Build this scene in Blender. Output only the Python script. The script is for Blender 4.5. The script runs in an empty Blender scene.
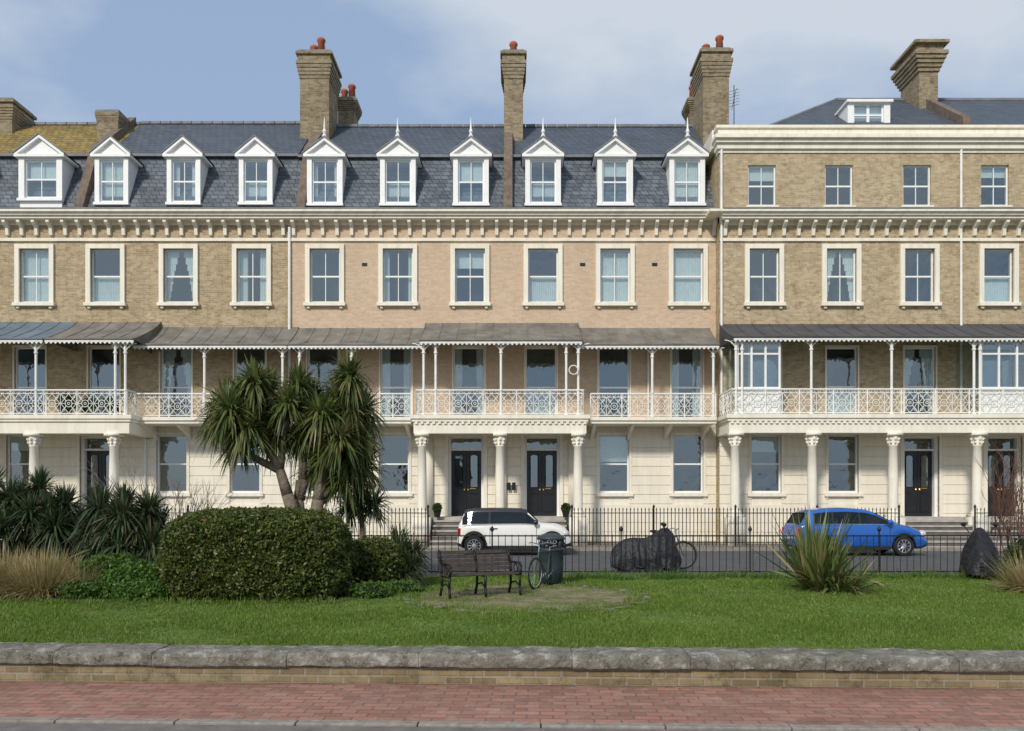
import bpy, math, random
import numpy as np
from mathutils import Vector, Matrix, noise
R=random.Random(7); rng=np.random.default_rng(7)
HC=1.65; F=800.0; HZ=502.0
def Xp(px,y): return (px-512)*y/F
def Zp(py,y): return HC+(HZ-py)*y/F
scene=bpy.context.scene
# ------------------------------------------------------------------ materials
class NT:
    def __init__(s,name):
        s.m=bpy.data.materials.new(name); s.m.use_nodes=True
        s.t=s.m.node_tree; s.t.nodes.clear()
        s.out=s.n('ShaderNodeOutputMaterial')
    def n(s,t,**k):
        a=s.t.nodes.new(t)
        for q,v in k.items(): setattr(a,q,v)
        return a
    def l(s,a,b): s.t.links.new(a,b)
    def math(s,op,a,b=None):
        m=s.n('ShaderNodeMath',operation=op)
        for i,v in enumerate((a,b)):
            if v is None: continue
            if isinstance(v,(int,float)): m.inputs[i].default_value=v
            else: s.l(v,m.inputs[i])
        return m.outputs[0]
    def mix(s,fac,a,b,bt='MIX'):
        m=s.n('ShaderNodeMix',data_type='RGBA',blend_type=bt)
        for sock,v in ((m.inputs[0],fac),(m.inputs[6],a),(m.inputs[7],b)):
            if isinstance(v,(int,float)): sock.default_value=v
            elif isinstance(v,tuple): sock.default_value=(v[0],v[1],v[2],1)
            else: s.l(v,sock)
        return m.outputs[2]
    def noise(s,vec,scale,detail=4,rough=.6):
        n=s.n('ShaderNodeTexNoise'); n.inputs['Scale'].default_value=scale
        n.inputs['Detail'].default_value=detail; n.inputs['Roughness'].default_value=rough
        s.l(vec,n.inputs['Vector']); return n.outputs['Fac']
    def ramp(s,fac,a,b):
        m=s.n('ShaderNodeMapRange'); m.inputs[1].default_value=a; m.inputs[2].default_value=b
        s.l(fac,m.inputs[0]); return m.outputs[0]
    def pos(s): return s.n('ShaderNodeNewGeometry').outputs['Position']
    def wallvec(s,sx=1,sz=1):
        sp=s.n('ShaderNodeSeparateXYZ'); s.l(s.pos(),sp.inputs[0])
        c=s.n('ShaderNodeCombineXYZ')
        s.l(s.math('MULTIPLY',s.math('ADD',sp.outputs[0],sp.outputs[1]),sx),c.inputs[0])
        s.l(s.math('MULTIPLY',sp.outputs[2],sz),c.inputs[1]); return c.outputs[0]
    def bsdf(s,col,rough=.8,metal=0,bump=None,bs=.4,bd=.01,spec=.3):
        b=s.n('ShaderNodeBsdfPrincipled')
        if isinstance(col,tuple): b.inputs['Base Color'].default_value=(col[0],col[1],col[2],1)
        else: s.l(col,b.inputs['Base Color'])
        b.inputs['Roughness'].default_value=rough; b.inputs['Metallic'].default_value=metal
        b.inputs['Specular IOR Level'].default_value=spec
        if bump is not None:
            u=s.n('ShaderNodeBump'); u.inputs['Strength'].default_value=bs; u.inputs['Distance'].default_value=bd
            s.l(bump,u.inputs['Height']); s.l(u.outputs[0],b.inputs['Normal'])
        return b
    def done(s,b): s.l(b.outputs[0],s.out.inputs[0]); return s.m
def plain(name,col,rough=.8,metal=0,var=.2,scale=3,bump=30,bs=.3,bd=.005,spec=.3):
    t=NT(name); p=t.pos(); n=t.noise(p,scale,5,.65)
    c=t.mix(t.ramp(n,.3,.7),tuple(x*(1-var) for x in col),tuple(min(1,x*(1+var)) for x in col))
    return t.done(t.bsdf(c,rough,metal,t.noise(p,bump,3),bs,bd,spec))
def brickm(name,c1,c2,mortar,bw=.225,bh=.075,ms=.008,ground=False,stain=(.55,.5,.42),st=.35,rough=.9,c3=None,bs=.5,ang=0,ca=.8):
    t=NT(name)
    if ground:
        vr=t.n('ShaderNodeVectorRotate',rotation_type='Z_AXIS'); vr.inputs['Angle'].default_value=ang
        t.l(t.pos(),vr.inputs['Vector']); v=vr.outputs[0]
    else: v=t.wallvec()
    b=t.n('ShaderNodeTexBrick'); t.l(v,b.inputs['Vector'])
    b.inputs['Scale'].default_value=1; b.inputs['Brick Width'].default_value=bw; b.inputs['Row Height'].default_value=bh
    b.inputs['Mortar Size'].default_value=ms; b.inputs['Mortar Smooth'].default_value=.2; b.inputs['Bias'].default_value=0
    b.inputs['Color1'].default_value=(*c1,1); b.inputs['Color2'].default_value=(*c2,1); b.inputs['Mortar'].default_value=(*mortar,1)
    p=t.pos(); c=b.outputs['Color']
    if c3:
        c=t.mix(t.math('MULTIPLY',t.ramp(t.noise(p,5,6,.8),.5,.68),ca),c,c3)
    n=t.ramp(t.noise(t.wallvec(1,.35) if not ground else p,.9,6,.7),.4,.72)
    c=t.mix(t.math('MULTIPLY',n,st),c,stain,'MULTIPLY')
    n2=t.ramp(t.noise(p,14,3,.8),.25,.75)
    c=t.mix(t.math('MULTIPLY',n2,.35),c,(.62,.62,.62),'MULTIPLY')
    h=t.math('SUBTRACT',t.math('MULTIPLY',t.noise(p,60,2),.4),b.outputs['Fac'])
    return t.done(t.bsdf(c,rough,0,h,bs,.008))
def leafm(name,c1,c2,c3=None,rough=.5,trans=.25,spec=.35,pscale=1.3,pcol=(.5,.55,.5)):
    t=NT(name); g=t.n('ShaderNodeNewGeometry'); r=g.outputs['Random Per Island']
    c=t.mix(r,c1,c2)
    if c3: c=t.mix(t.ramp(r,.86,.9),c,c3)
    n=t.ramp(t.noise(g.outputs['Position'],pscale,4),.3,.7)
    c=t.mix(t.math('MULTIPLY',n,.5),c,pcol,'MULTIPLY')
    b=t.bsdf(c,rough,spec=spec)
    tr=t.n('ShaderNodeBsdfTranslucent'); t.l(c,tr.inputs[0])
    m=t.n('ShaderNodeMixShader'); m.inputs[0].default_value=trans
    t.l(b.outputs[0],m.inputs[1]); t.l(tr.outputs[0],m.inputs[2]); t.l(m.outputs[0],t.out.inputs[0]); return t.m
def glassm(name,fac=.3,tint=(.8,.9,.92)):
    t=NT(name); tr=t.n('ShaderNodeBsdfTransparent'); tr.inputs[0].default_value=(*tint,1)
    g=t.n('ShaderNodeBsdfGlossy'); g.inputs['Roughness'].default_value=.03; g.inputs[0].default_value=(.82,.95,1,1)
    u=t.n('ShaderNodeBump'); u.inputs['Strength'].default_value=.35; u.inputs['Distance'].default_value=.03
    t.l(t.noise(t.pos(),1.7,2),u.inputs['Height']); t.l(u.outputs[0],g.inputs['Normal'])
    m=t.n('ShaderNodeMixShader'); m.inputs[0].default_value=fac
    t.l(tr.outputs[0],m.inputs[1]); t.l(g.outputs[0],m.inputs[2]); t.l(m.outputs[0],t.out.inputs[0]); return t.m
def stuccom(name,col,st=.35,streak=(.55,.5,.4)):
    t=NT(name); n=t.ramp(t.noise(t.wallvec(4,.5),1,6,.7),.45,.75); n2=t.ramp(t.noise(t.pos(),1.1,5),.35,.7)
    c=t.mix(t.math('MULTIPLY',n,st),col,streak,'MULTIPLY')
    c=t.mix(t.math('MULTIPLY',n2,.15),c,(.7,.68,.6),'MULTIPLY')
    return t.done(t.bsdf(c,.7,0,t.noise(t.pos(),40,3),.2,.004))
M={}
M['brick_y']=brickm('yellow_stock_brick',(.58,.45,.275),(.38,.28,.16),(.52,.455,.35),c3=(.20,.14,.08),st=.38,ca=.75)
M['brick_p']=brickm('pale_pink_brick',(.70,.53,.37),(.60,.44,.30),(.63,.52,.40),c3=(.50,.35,.225),st=.2,ca=.65)
M['brick_r']=brickm('gault_brick',(.60,.475,.295),(.41,.31,.18),(.53,.47,.36),c3=(.23,.16,.095),st=.34,ca=.75)
M['brick_ch']=brickm('chimney_brick',(.40,.32,.20),(.24,.18,.10),(.36,.33,.26),c3=(.09,.07,.05),st=.7)
M['stucco']=stuccom('cream_stucco',(.86,.80,.67))
M['trim']=stuccom('cream_trim',(.86,.81,.69),.45,(.55,.5,.42))
M['white']=plain('white_paint',(.84,.84,.82),.45,var=.05,bump=60,bs=.1)
M['iron_w']=plain('white_ironwork',(.82,.81,.76),.5,var=.1,bump=60,bs=.1)
M['slate']=brickm('slate_tiles',(.165,.19,.22),(.085,.10,.125),(.035,.04,.05),.30,.19,.014,stain=(.5,.55,.55),st=.4,rough=.6,c3=(.23,.24,.235),bs=.8,ca=.65)
M['slate_u']=brickm('smooth_slate_tiles',(.095,.115,.15),(.07,.085,.11),(.035,.04,.05),.28,.19,.012,stain=(.55,.6,.6),st=.5,rough=.6,c3=(.14,.15,.15),bs=.6,ca=.5)
M['slate_moss']=brickm('lichened_slate',(.34,.24,.07),(.20,.15,.06),(.06,.055,.03),.28,.19,.012,stain=(.4,.42,.42),st=.8,rough=.8,c3=(.50,.33,.06),bs=.8)
M['lead']=plain('lead_sheet',(.19,.195,.21),.6,var=.25,scale=2)
M['upst']=plain('rendered_upstand',(.17,.13,.10),.9,var=.35,scale=4)
M['canopy']=plain('weathered_canopy_metal',(.18,.165,.14),.65,var=.4,scale=1.5)
M['canopy_b']=plain('blue_grey_canopy_metal',(.13,.165,.20),.6,var=.3,scale=1.5)
M['canopy_d']=plain('dark_canopy_metal',(.075,.075,.08),.6,var=.3,scale=1.5)
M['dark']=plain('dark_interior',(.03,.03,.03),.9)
M['curtain']=plain('pale_blind',(.66,.67,.64),.9,var=.08,scale=6)
M['glass']=glassm('window_glass',.24)
M['door']=plain('black_gloss_door',(.014,.015,.018),.3,var=.2,spec=.45)
M['brass']=plain('brass',(.6,.42,.15),.3,1)
M['terra']=plain('terracotta',(.40,.12,.065),.85,var=.3,scale=6)
M['black']=plain('black_iron',(.015,.016,.018),.5,var=.2)
M['stone']=plain('step_stone',(.40,.37,.33),.85,var=.25)
M['tread']=plain('dark_step_riser',(.12,.11,.10),.85,var=.25)
M['grass']=leafm('grass_blades',(.11,.20,.022),(.215,.32,.05),(.36,.35,.14),.6,.35,pscale=.7,pcol=(.42,.50,.35))
M['hedge']=leafm('hedge_leaves',(.05,.08,.016),(.14,.175,.038),(.25,.23,.065),.45,.25)
M['shrub']=leafm('shrub_leaves',(.06,.13,.018),(.14,.25,.045),None,.45,.3)
M['shrubd']=leafm('dark_shrub_leaves',(.03,.06,.016),(.075,.115,.035),None,.45,.25)
M['cord']=leafm('cordyline_leaves',(.075,.115,.03),(.18,.22,.065),(.32,.25,.11),.42,.3)
M['cordd']=leafm('dark_cordyline_leaves',(.035,.065,.03),(.09,.13,.055),(.18,.15,.08),.4,.25)
M['phorm']=leafm('flax_leaves',(.10,.145,.04),(.25,.28,.10),(.42,.33,.15),.42,.25)
M['pampas']=leafm('pampas_blades',(.50,.38,.19),(.30,.27,.10),(.62,.52,.34),.8,.3)
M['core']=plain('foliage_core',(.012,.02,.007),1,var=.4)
M['bark']=plain('cordyline_bark',(.19,.155,.115),.95,var=.4,scale=8,bump=18,bs=1,bd=.03)
M['twig']=plain('twig_bark',(.15,.08,.055),.9)
M['twigg']=plain('grey_twig_bark',(.22,.19,.16),.9)
M['asphalt']=plain('asphalt',(.095,.095,.098),.9,var=.2,scale=1.5,bump=90,bs=.5)
M['asphalt2']=plain('worn_asphalt',(.17,.155,.14),.9,var=.25,scale=5,bump=120,bs=.8)
M['paving']=brickm('paving_slabs',(.27,.25,.22),(.22,.205,.18),(.12,.11,.1),.6,.6,.012,True,st=.4)
M['redpave']=brickm('red_brick_pavers',(.42,.205,.15),(.27,.135,.10),(.19,.135,.105),.205,.105,.009,True,c3=(.40,.28,.22),st=.5,stain=(.6,.56,.52),ang=math.radians(2))
M['kerb']=plain('granite_kerb',(.25,.225,.195),.85,var=.3,scale=12,bump=80,bs=.5)
M['soil']=plain('soil',(.05,.036,.024),1,var=.4,scale=5,bump=20,bs=1,bd=.04)
def grassbase():
    t=NT('lawn_ground'); p=t.pos()
    c=t.mix(t.ramp(t.noise(p,.8,6,.7),.3,.7),(.075,.14,.018),(.16,.24,.045))
    c=t.mix(t.math('MULTIPLY',t.ramp(t.noise(p,1.6,6,.8),.5,.7),.6),c,(.21,.19,.08))
    return t.done(t.bsdf(c,.95,0,t.noise(p,45,4),1,.03))
M['lawn']=grassbase()
def mossy():
    t=NT('mossy_paving'); p=t.pos()
    c=t.mix(t.ramp(t.noise(p,1.9,7,.8),.42,.56),(.105,.15,.03),(.26,.21,.135))
    c=t.mix(t.ramp(t.noise(p,5,6,.85),.5,.66),c,(.13,.095,.055))
    c=t.mix(t.ramp(t.noise(p,17,4,.8),.56,.7),c,(.32,.28,.20))
    return t.done(t.bsdf(c,.95,0,t.noise(p,50,3),.9,.015))
M['mossy']=mossy()
def coping():
    t=NT('lichened_coping'); p=t.pos()
    c=t.mix(t.ramp(t.noise(p,3,6,.8),.3,.7),(.18,.165,.13),(.38,.355,.295))
    c=t.mix(t.math('MULTIPLY',t.ramp(t.noise(p,16,5,.85),.48,.58),.8),c,(.05,.047,.037))
    c=t.mix(t.math('MULTIPLY',t.ramp(t.noise(p,8,6,.8),.53,.61),.8),c,(.58,.56,.50))
    c=t.mix(t.math('MULTIPLY',t.ramp(t.noise(p,2.1,5,.8),.55,.7),.6),c,(.13,.13,.06))
    return t.done(t.bsdf(c,.95,0,t.noise(p,26,6,.85),1,.03))
M['coping']=coping()
M['lowbrick']=brickm('weathered_wall_brick',(.38,.29,.165),(.24,.175,.095),(.34,.30,.22),.225,.07,.012,stain=(.35,.36,.25),st=.8,c3=(.10,.08,.045),bs=1)
# ------------------------------------------------------------------ mesh builder
class MB:
    def __init__(s): s.v=[]; s.f=[]
    def quad(s,*p):
        i=len(s.v); s.v+= [tuple(q) for q in p]; s.f.append(tuple(range(i,i+len(p))))
    def box(s,x0,x1,y0,y1,z0,z1):
        i=len(s.v); s.v+=[(x0,y0,z0),(x1,y0,z0),(x1,y1,z0),(x0,y1,z0),(x0,y0,z1),(x1,y0,z1),(x1,y1,z1),(x0,y1,z1)]
        s.f+=[tuple(i+k for k in f) for f in ((0,3,2,1),(4,5,6,7),(0,1,5,4),(1,2,6,5),(2,3,7,6),(3,0,4,7))]
    def lathe(s,cx,cy,prof,n=14,caps=True):
        i=len(s.v)
        for r,z in prof:
            for k in range(n):
                a=2*math.pi*k/n; s.v.append((cx+r*math.cos(a),cy+r*math.sin(a),z))
        for j in range(len(prof)-1):
            for k in range(n):
                k2=(k+1)%n; s.f.append((i+j*n+k,i+j*n+k2,i+(j+1)*n+k2,i+(j+1)*n+k))
        if caps:
            s.f.append(tuple(i+k for k in range(n))[::-1]); s.f.append(tuple(i+(len(prof)-1)*n+k for k in range(n)))
    def tube(s,p0,p1,r0,r1=None,n=4):
        r1=r0 if r1 is None else r1
        p0=Vector(p0);p1=Vector(p1);d=(p1-p0)
        if d.length<1e-6: return
        d.normalize(); a=d.orthogonal().normalized()
        if abs(d.z)<.99: a=d.cross(Vector((0,0,1))).normalized()
        b=d.cross(a); i=len(s.v)
        for p,r in ((p0,r0),(p1,r1)):
            for k in range(n):
                t=2*math.pi*(k+.5)/n; s.v.append(tuple(p+a*r*math.cos(t)+b*r*math.sin(t)))
        for k in range(n):
            k2=(k+1)%n; s.f.append((i+k,i+k2,i+n+k2,i+n+k))
        s.f.append(tuple(i+k for k in range(n))[::-1]); s.f.append(tuple(i+n+k for k in range(n)))
    def path(s,pts,r,n=5):
        for a,b in zip(pts[:-1],pts[1:]): s.tube(a,b,r,r,n)
    def ring(s,c,ax,bx,r,t,n=18,k=5):
        c=Vector(c);ax=Vector(ax);bx=Vector(bx)
        pts=[c+ax*r*math.cos(2*math.pi*i/n)+bx*r*math.sin(2*math.pi*i/n) for i in range(n+1)]
        s.path(pts,t,k)
    def prism(s,poly,y0,y1):
        i=len(s.v);n=len(poly)
        s.v+=[(x,y0,z) for x,z in poly]+[(x,y1,z) for x,z in poly]
        s.f.append(tuple(i+k for k in range(n))); s.f.append(tuple(i+n+k for k in range(n))[::-1])
        for k in range(n):
            k2=(k+1)%n; s.f.append((i+k,i+n+k,i+n+k2,i+k2))
    def prismx(s,poly,x0,x1):
        i=len(s.v);n=len(poly)
        s.v+=[(x0,y,z) for y,z in poly]+[(x1,y,z) for y,z in poly]
        s.f.append(tuple(i+k for k in range(n))); s.f.append(tuple(i+n+k for k in range(n))[::-1])
        for k in range(n):
            k2=(k+1)%n; s.f.append((i+k,i+n+k,i+n+k2,i+k2))
    def build(s,name,mat,parent=None,smooth=False,bevel=0):
        if not s.f: return None
        me=bpy.data.meshes.new(name); me.from_pydata(s.v,[],s.f); me.update()
        if smooth: me.polygons.foreach_set('use_smooth',[True]*len(me.polygons))
        me.materials.append(mat); o=bpy.data.objects.new(name,me); scene.collection.objects.link(o)
        if parent: o.parent=parent
        if bevel:
            b=o.modifiers.new('b','BEVEL'); b.width=bevel; b.segments=2; b.limit_method='ANGLE'
        return o
def empty(name,loc=(0,0,0),rz=0,sc=1):
    e=bpy.data.objects.new(name,None); e.location=loc; e.rotation_euler=(0,0,rz); e.empty_display_size=.3; e.scale=(sc,sc,sc)
    scene.collection.objects.link(e); return e
class Grp(dict):
    def __missing__(s,k): s[k]=MB(); return s[k]
def finish(g,parent,mats,smooth=()):
    for k,mb in g.items(): mb.build(k,mats[k],parent,k in smooth)
# ------------------------------------------------------------------ architecture helpers
def wall(mb,x0,x1,z0,z1,y,ops,depth=.2):
    xs=sorted(set([x0,x1]+[a for o in ops for a in (o[0],o[1]) if x0<a<x1]))
    zs=sorted(set([z0,z1]+[a for o in ops for a in (o[2],o[3]) if z0<a<z1]))
    for i in range(len(xs)-1):
        for j in range(len(zs)-1):
            cx=(xs[i]+xs[i+1])/2; cz=(zs[j]+zs[j+1])/2
            if any(o[0]<cx<o[1] and o[2]<cz<o[3] for o in ops): continue
            mb.quad((xs[i],y,zs[j]),(xs[i+1],y,zs[j]),(xs[i+1],y,zs[j+1]),(xs[i],y,zs[j+1]))
    for a,b,c,d in ops:
        if c<z0-.01 or d>z1+.01: continue
        mb.quad((a,y,c),(a,y+depth,c),(a,y+depth,d),(a,y,d)); mb.quad((b,y,c),(b,y+depth,c),(b,y+depth,d),(b,y,d))
        mb.quad((a,y,d),(b,y,d),(b,y+depth,d),(a,y+depth,d)); mb.quad((a,y,c),(b,y,c),(b,y+depth,c),(a,y+depth,c))
def courses(mb,x0,x1,z0,z1,y,ops,h=.36,gap=.03,pr=.03):
    z=z0
    while z<z1-.1:
        zt=min(z+h-gap,z1)
        segs=[(x0,x1)]
        for a,b,c,d in ops:
            if c-.08<zt and d+.08>z:
                ns=[]
                for s0,s1 in segs:
                    if b+.0<s0 or a>s1: ns.append((s0,s1)); continue
                    if a-.0>s0: ns.append((s0,a))
                    if b+.0<s1: ns.append((b,s1))
                segs=ns
        for s0,s1 in segs:
            if s1-s0>.03: mb.box(s0,s1,y-pr,y+.001,z,zt)
        z+=h
def sash(g,x0,x1,z0,z1,y,bars=0,style=None,rec=.12,mid=.5):
    yg=y+rec; w=g['window_frames']; t=.055
    w.box(x0,x0+t,yg-.03,yg+.05,z0,z1); w.box(x1-t,x1,yg-.03,yg+.05,z0,z1)
    w.box(x0+t,x1-t,yg-.03,yg+.05,z1-t,z1); w.box(x0+t,x1-t,yg-.034,yg+.05,z0,z0+.08)
    zm=z0+(z1-z0)*mid
    w.box(x0+t,x1-t,yg-.03,yg+.04,zm-.03,zm+.03)
    for k in range(bars):
        xb=x0+(x1-x0)*(k+1)/(bars+1); w.box(xb-.013,xb+.013,yg-.022,yg+.03,z0+.08,zm-.03); w.box(xb-.013,xb+.013,yg-.022,yg+.03,zm+.03,z1-t)
    a1,a2,a3,a4=[R.uniform(-.007,.007) for _ in range(4)]
    g['window_glass'].quad((x0+t,yg-.008+a1,z0+.08),(x1-t,yg-.008-a1,z0+.08),(x1-t,yg-.008-a2,zm),(x0+t,yg-.008+a2,zm))
    g['window_glass'].quad((x0+t,yg-.014-a3,zm),(x1-t,yg-.014+a4,zm),(x1-t,yg-.014+a4,z1-t),(x0+t,yg-.014-a3,z1-t))
    st=style or R.choice(['blind','side','none','half','side','net'])
    c=g['curtains']; yc=yg+.12
    def wavy(a,b,za,zb,amp=.03):
        n=max(4,int((b-a)/.035)); 
        for i in range(n):
            u0=a+(b-a)*i/n;u1=a+(b-a)*(i+1)/n
            c.quad((u0,yc+amp*(i%2),za),(u1,yc+amp*((i+1)%2),za),(u1,yc+amp*((i+1)%2),zb),(u0,yc+amp*(i%2),zb))
    if st=='blind': 
        q=z1-(z1-z0)*R.uniform(.25,.5); c.quad((x0,yc,q),(x1,yc,q),(x1,yc,z1),(x0,yc,z1))
    elif st=='half': wavy(x0,x1,z0,zm)
    elif st=='net': wavy(x0,x1,z0,z1,.02)
    elif st=='side':
        q=(x1-x0)*R.uniform(.18,.3); wavy(x0,x0+q,z0,z1); wavy(x1-q,x1,z0,z1)
    elif st=='tied':
        for k in range(8):
            za=z0+(z1-z0)*k/8; zb=z0+(z1-z0)*(k+1)/8; q=(x1-x0)*(.12+.33*((k+.5)/8)**1.5)
            wavy(x0,x0+q,za,zb,.02); wavy(x1-q,x1,za,zb,.02)
def surround(mb,x0,x1,z0,z1,y,t=.17,pr=.09,sill=True,hood=False):
    mb.box(x0-t,x0+.0,y-pr,y+.02,z0,z1); mb.box(x1,x1+t,y-pr,y+.02,z0,z1)
    mb.box(x0-t,x1+t,y-pr-.003,y+.02,z1,z1+t)
    if sill:
        mb.box(x0-t-.05,x1+t+.05,y-pr-.07,y+.02,z0-.13,z0)
        for xx in (x0-.1,x1+.0): mb.box(xx,xx+.1,y-pr,y+.02,z0-.22,z0-.13)
    if hood: mb.box(x0-t-.06,x1+t+.06,y-pr-.09,y+.02,z1+t,z1+t+.07)
def rail(mb,p0,p1,z,h=.86,pw=.6):
    p0=Vector((p0[0],p0[1],z));p1=Vector((p1[0],p1[1],z)); d=p1-p0; L=d.length; d.normalize(); n=max(1,round(L/pw)); w=L/n
    up=Vector((0,0,1))
    for zz,r in ((.06,.02),(h-.13,.014),(h,.032)): mb.tube(p0+up*zz,p1+up*zz,r)
    zb=.06; zt=h-.13; zc=(zb+zt)/2; hh=(zt-zb)/2
    for i in range(n+1):
        if i%2==0: mb.tube(p0+d*w*i,p0+d*w*i+up*h,.026)
        else: mb.tube(p0+d*w*i+up*zb,p0+d*w*i+up*zt,.013)
    for i in range(n):
        c=p0+d*w*(i+.5)+up*zc; hw=w/2-.02
        for sx in (-1,1):
            for sz in (-1,1):
                mb.tube(c+d*hw*sx+up*hh*sz,c+d*.09*sx+up*.09*sz,.013)
                mb.tube(c+up*hh*sz,c+d*hw*sx,.011)
                q=c+d*hw*.66*sx+up*hh*.66*sz; mb.ring(q,d,up,.045,.008,7,3)
            mb.tube(c+d*hw*sx,c+d*.12*sx,.011)
        mb.ring(c,d,up,.125,.013,12,4); mb.ring(c,d,up,.045,.012,7,4)
        for k in range(3): mb.ring(p0+d*w*(i+(k+.5)/3)+up*(h-.065),d,up,.05,.008,7,3)
def post(mb,x,y,z0,z1,br=.4):
    mb.tube((x,y,z0),(x,y,z1),.045,n=8)
    for zz,r in ((z0+.02,.08),(z0+.9,.065),(z1-.35,.07),(z1-.04,.08)): mb.tube((x,y,zz-.03),(x,y,zz+.03),r,n=8)
    for sx in (-1,1):
        pts=[(x+sx*br*(1-math.cos(a)),y,z1-.02-br*(1-math.sin(a))) for a in [k*math.pi/12 for k in range(7)]]
        mb.path(pts,.018,4); mb.ring((x+sx*br*.24,y,z1-.1),(1,0,0),(0,0,1),.07,.013,10,4)
def canopy(g,x0,x1,yb,yf,zb,zf,key,valm='ironwork',ends=True):
    m=g[key]; n=6; pr=[]
    for i in range(n+1):
        t=i/n; pr.append((yb+(yf-yb)*t, zb+(zf-zb)*(t**.8)))
    for (ya,za),(yc,zc) in zip(pr[:-1],pr[1:]):
        m.quad((x0,ya,za),(x1,ya,za),(x1,yc,zc),(x0,yc,zc)); m.quad((x0,ya,za-.04),(x1,ya,za-.04),(x1,yc,zc-.04),(x0,yc,zc-.04))
    k=max(1,round((x1-x0)/.62))
    for i in range(k+1):
        xx=x0+(x1-x0)*i/k
        for a,b in zip(pr[:-1],pr[1:]): m.tube((xx,a[0],a[1]+.008),(xx,b[0],b[1]+.008),.016)
    if ends:
        for xx in (x0,x1):
            m.quad(*[(xx,a,b) for a,b in pr],(xx,yf,zf-.04),(xx,yb,zf-.04))
    m.tube((x0,yf-.02,zf+.01),(x1,yf-.02,zf+.01),.04,n=6)
    w=g[valm]; w.box(x0+.02,x1-.02,yf-.01,yf+.03,zf-.1,zf-.03)
    nn=int((x1-x0)/.16)
    for i in range(nn):
        xa=x0+(x1-x0)*i/nn; xb=x0+(x1-x0)*(i+1)/nn
        w.prism([(xa+.01,zf-.1),(xb-.01,zf-.1),((xa+xb)/2,zf-.17)],yf-.0,yf+.02)
def column(mb,x,y,z0,z1,r=.17):
    H=z1-z0
    mb.box(x-r*1.45,x+r*1.45,y-r*1.45,y+r*1.45,z0,z0+.1)
    prof=[(r*1.35,z0+.1),(r*1.4,z0+.15),(r*1.2,z0+.2),(r*1.05,z0+.24),(r,z0+.3),(r*.97,z0+H*.5),(r*.85,z1-.48),(r*.98,z1-.46),(r*.98,z1-.43),(r*.86,z1-.41),(r*1.0,z1-.3),(r*.92,z1-.27),(r*1.15,z1-.2),(r*1.05,z1-.17),(r*1.4,z1-.1)]
    mb.lathe(x,y,prof,16)
    for k in range(8):
        a=k*math.pi/4
        for zz,rr in ((z1-.34,r*.95),(z1-.22,r*1.1)):
            cx=x+rr*math.cos(a);cy=y+rr*math.sin(a); mb.tube((cx,cy,zz-.06),(cx+.04*math.cos(a),cy+.04*math.sin(a),zz+.04),.03,.035,5)
    mb.box(x-r*1.45,x+r*1.45,y-r*1.45,y+r*1.45,z1-.1,z1)
def brackets(mb,x0,x1,y,zt,h=.54,sp=.56):
    n=int((x1-x0)/sp)
    for i in range(n+1):
        x=x0+.2+(x1-x0-.4)*i/n
        mb.prismx([(y-.0,zt),(y-.34,zt),(y-.34,zt-.12),(y-.25,zt-.2),(y-.13,zt-.28),(y-.1,zt-h),(y-.0,zt-h)],x-.06,x+.06)
def chimney(g,px0,px1,y0,dep,pytop,pybase,pots=3,capw=.14,cap=1.2):
    x0=Xp(px0,y0);x1=Xp(px1,y0);zt=Zp(pytop,y0);zb=Zp(pybase,y0)-1.5
    b=g['chimney_stacks']; b.box(x0,x1,y0,y0+dep,zb,zt-cap)
    for i in range(5):
        e=capw*(i+1)/5; z=zt-cap+i*cap*.12
        b.box(x0-e,x1+e,y0-e,y0+dep+e,z,z+cap*.12)
    z=zt-cap*.4; b.box(x0-capw*.5,x1+capw*.5,y0-capw*.5,y0+dep+capw*.5,z,zt-.22)
    b.box(x0-capw*1.1,x1+capw*1.1,y0-capw*1.1,y0+dep+capw*1.1,zt-.22,zt-.1)
    g['chimney_flashing'].box(x0-.05,x1+.05,y0-.05,y0+dep+.05,zt-.1,zt)
    for i in range(pots):
        yy=y0+dep*(i+.5)/pots; xx=(x0+x1)/2+((-1)**i)*.22*(pots>1); h=R.uniform(.6,.8)
        g['chimney_pots'].lathe(xx,yy,[(.17,zt),(.14,zt+h*.75),(.18,zt+h*.8),(.18,zt+h*.92),(.13,zt+h)],12)
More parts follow.
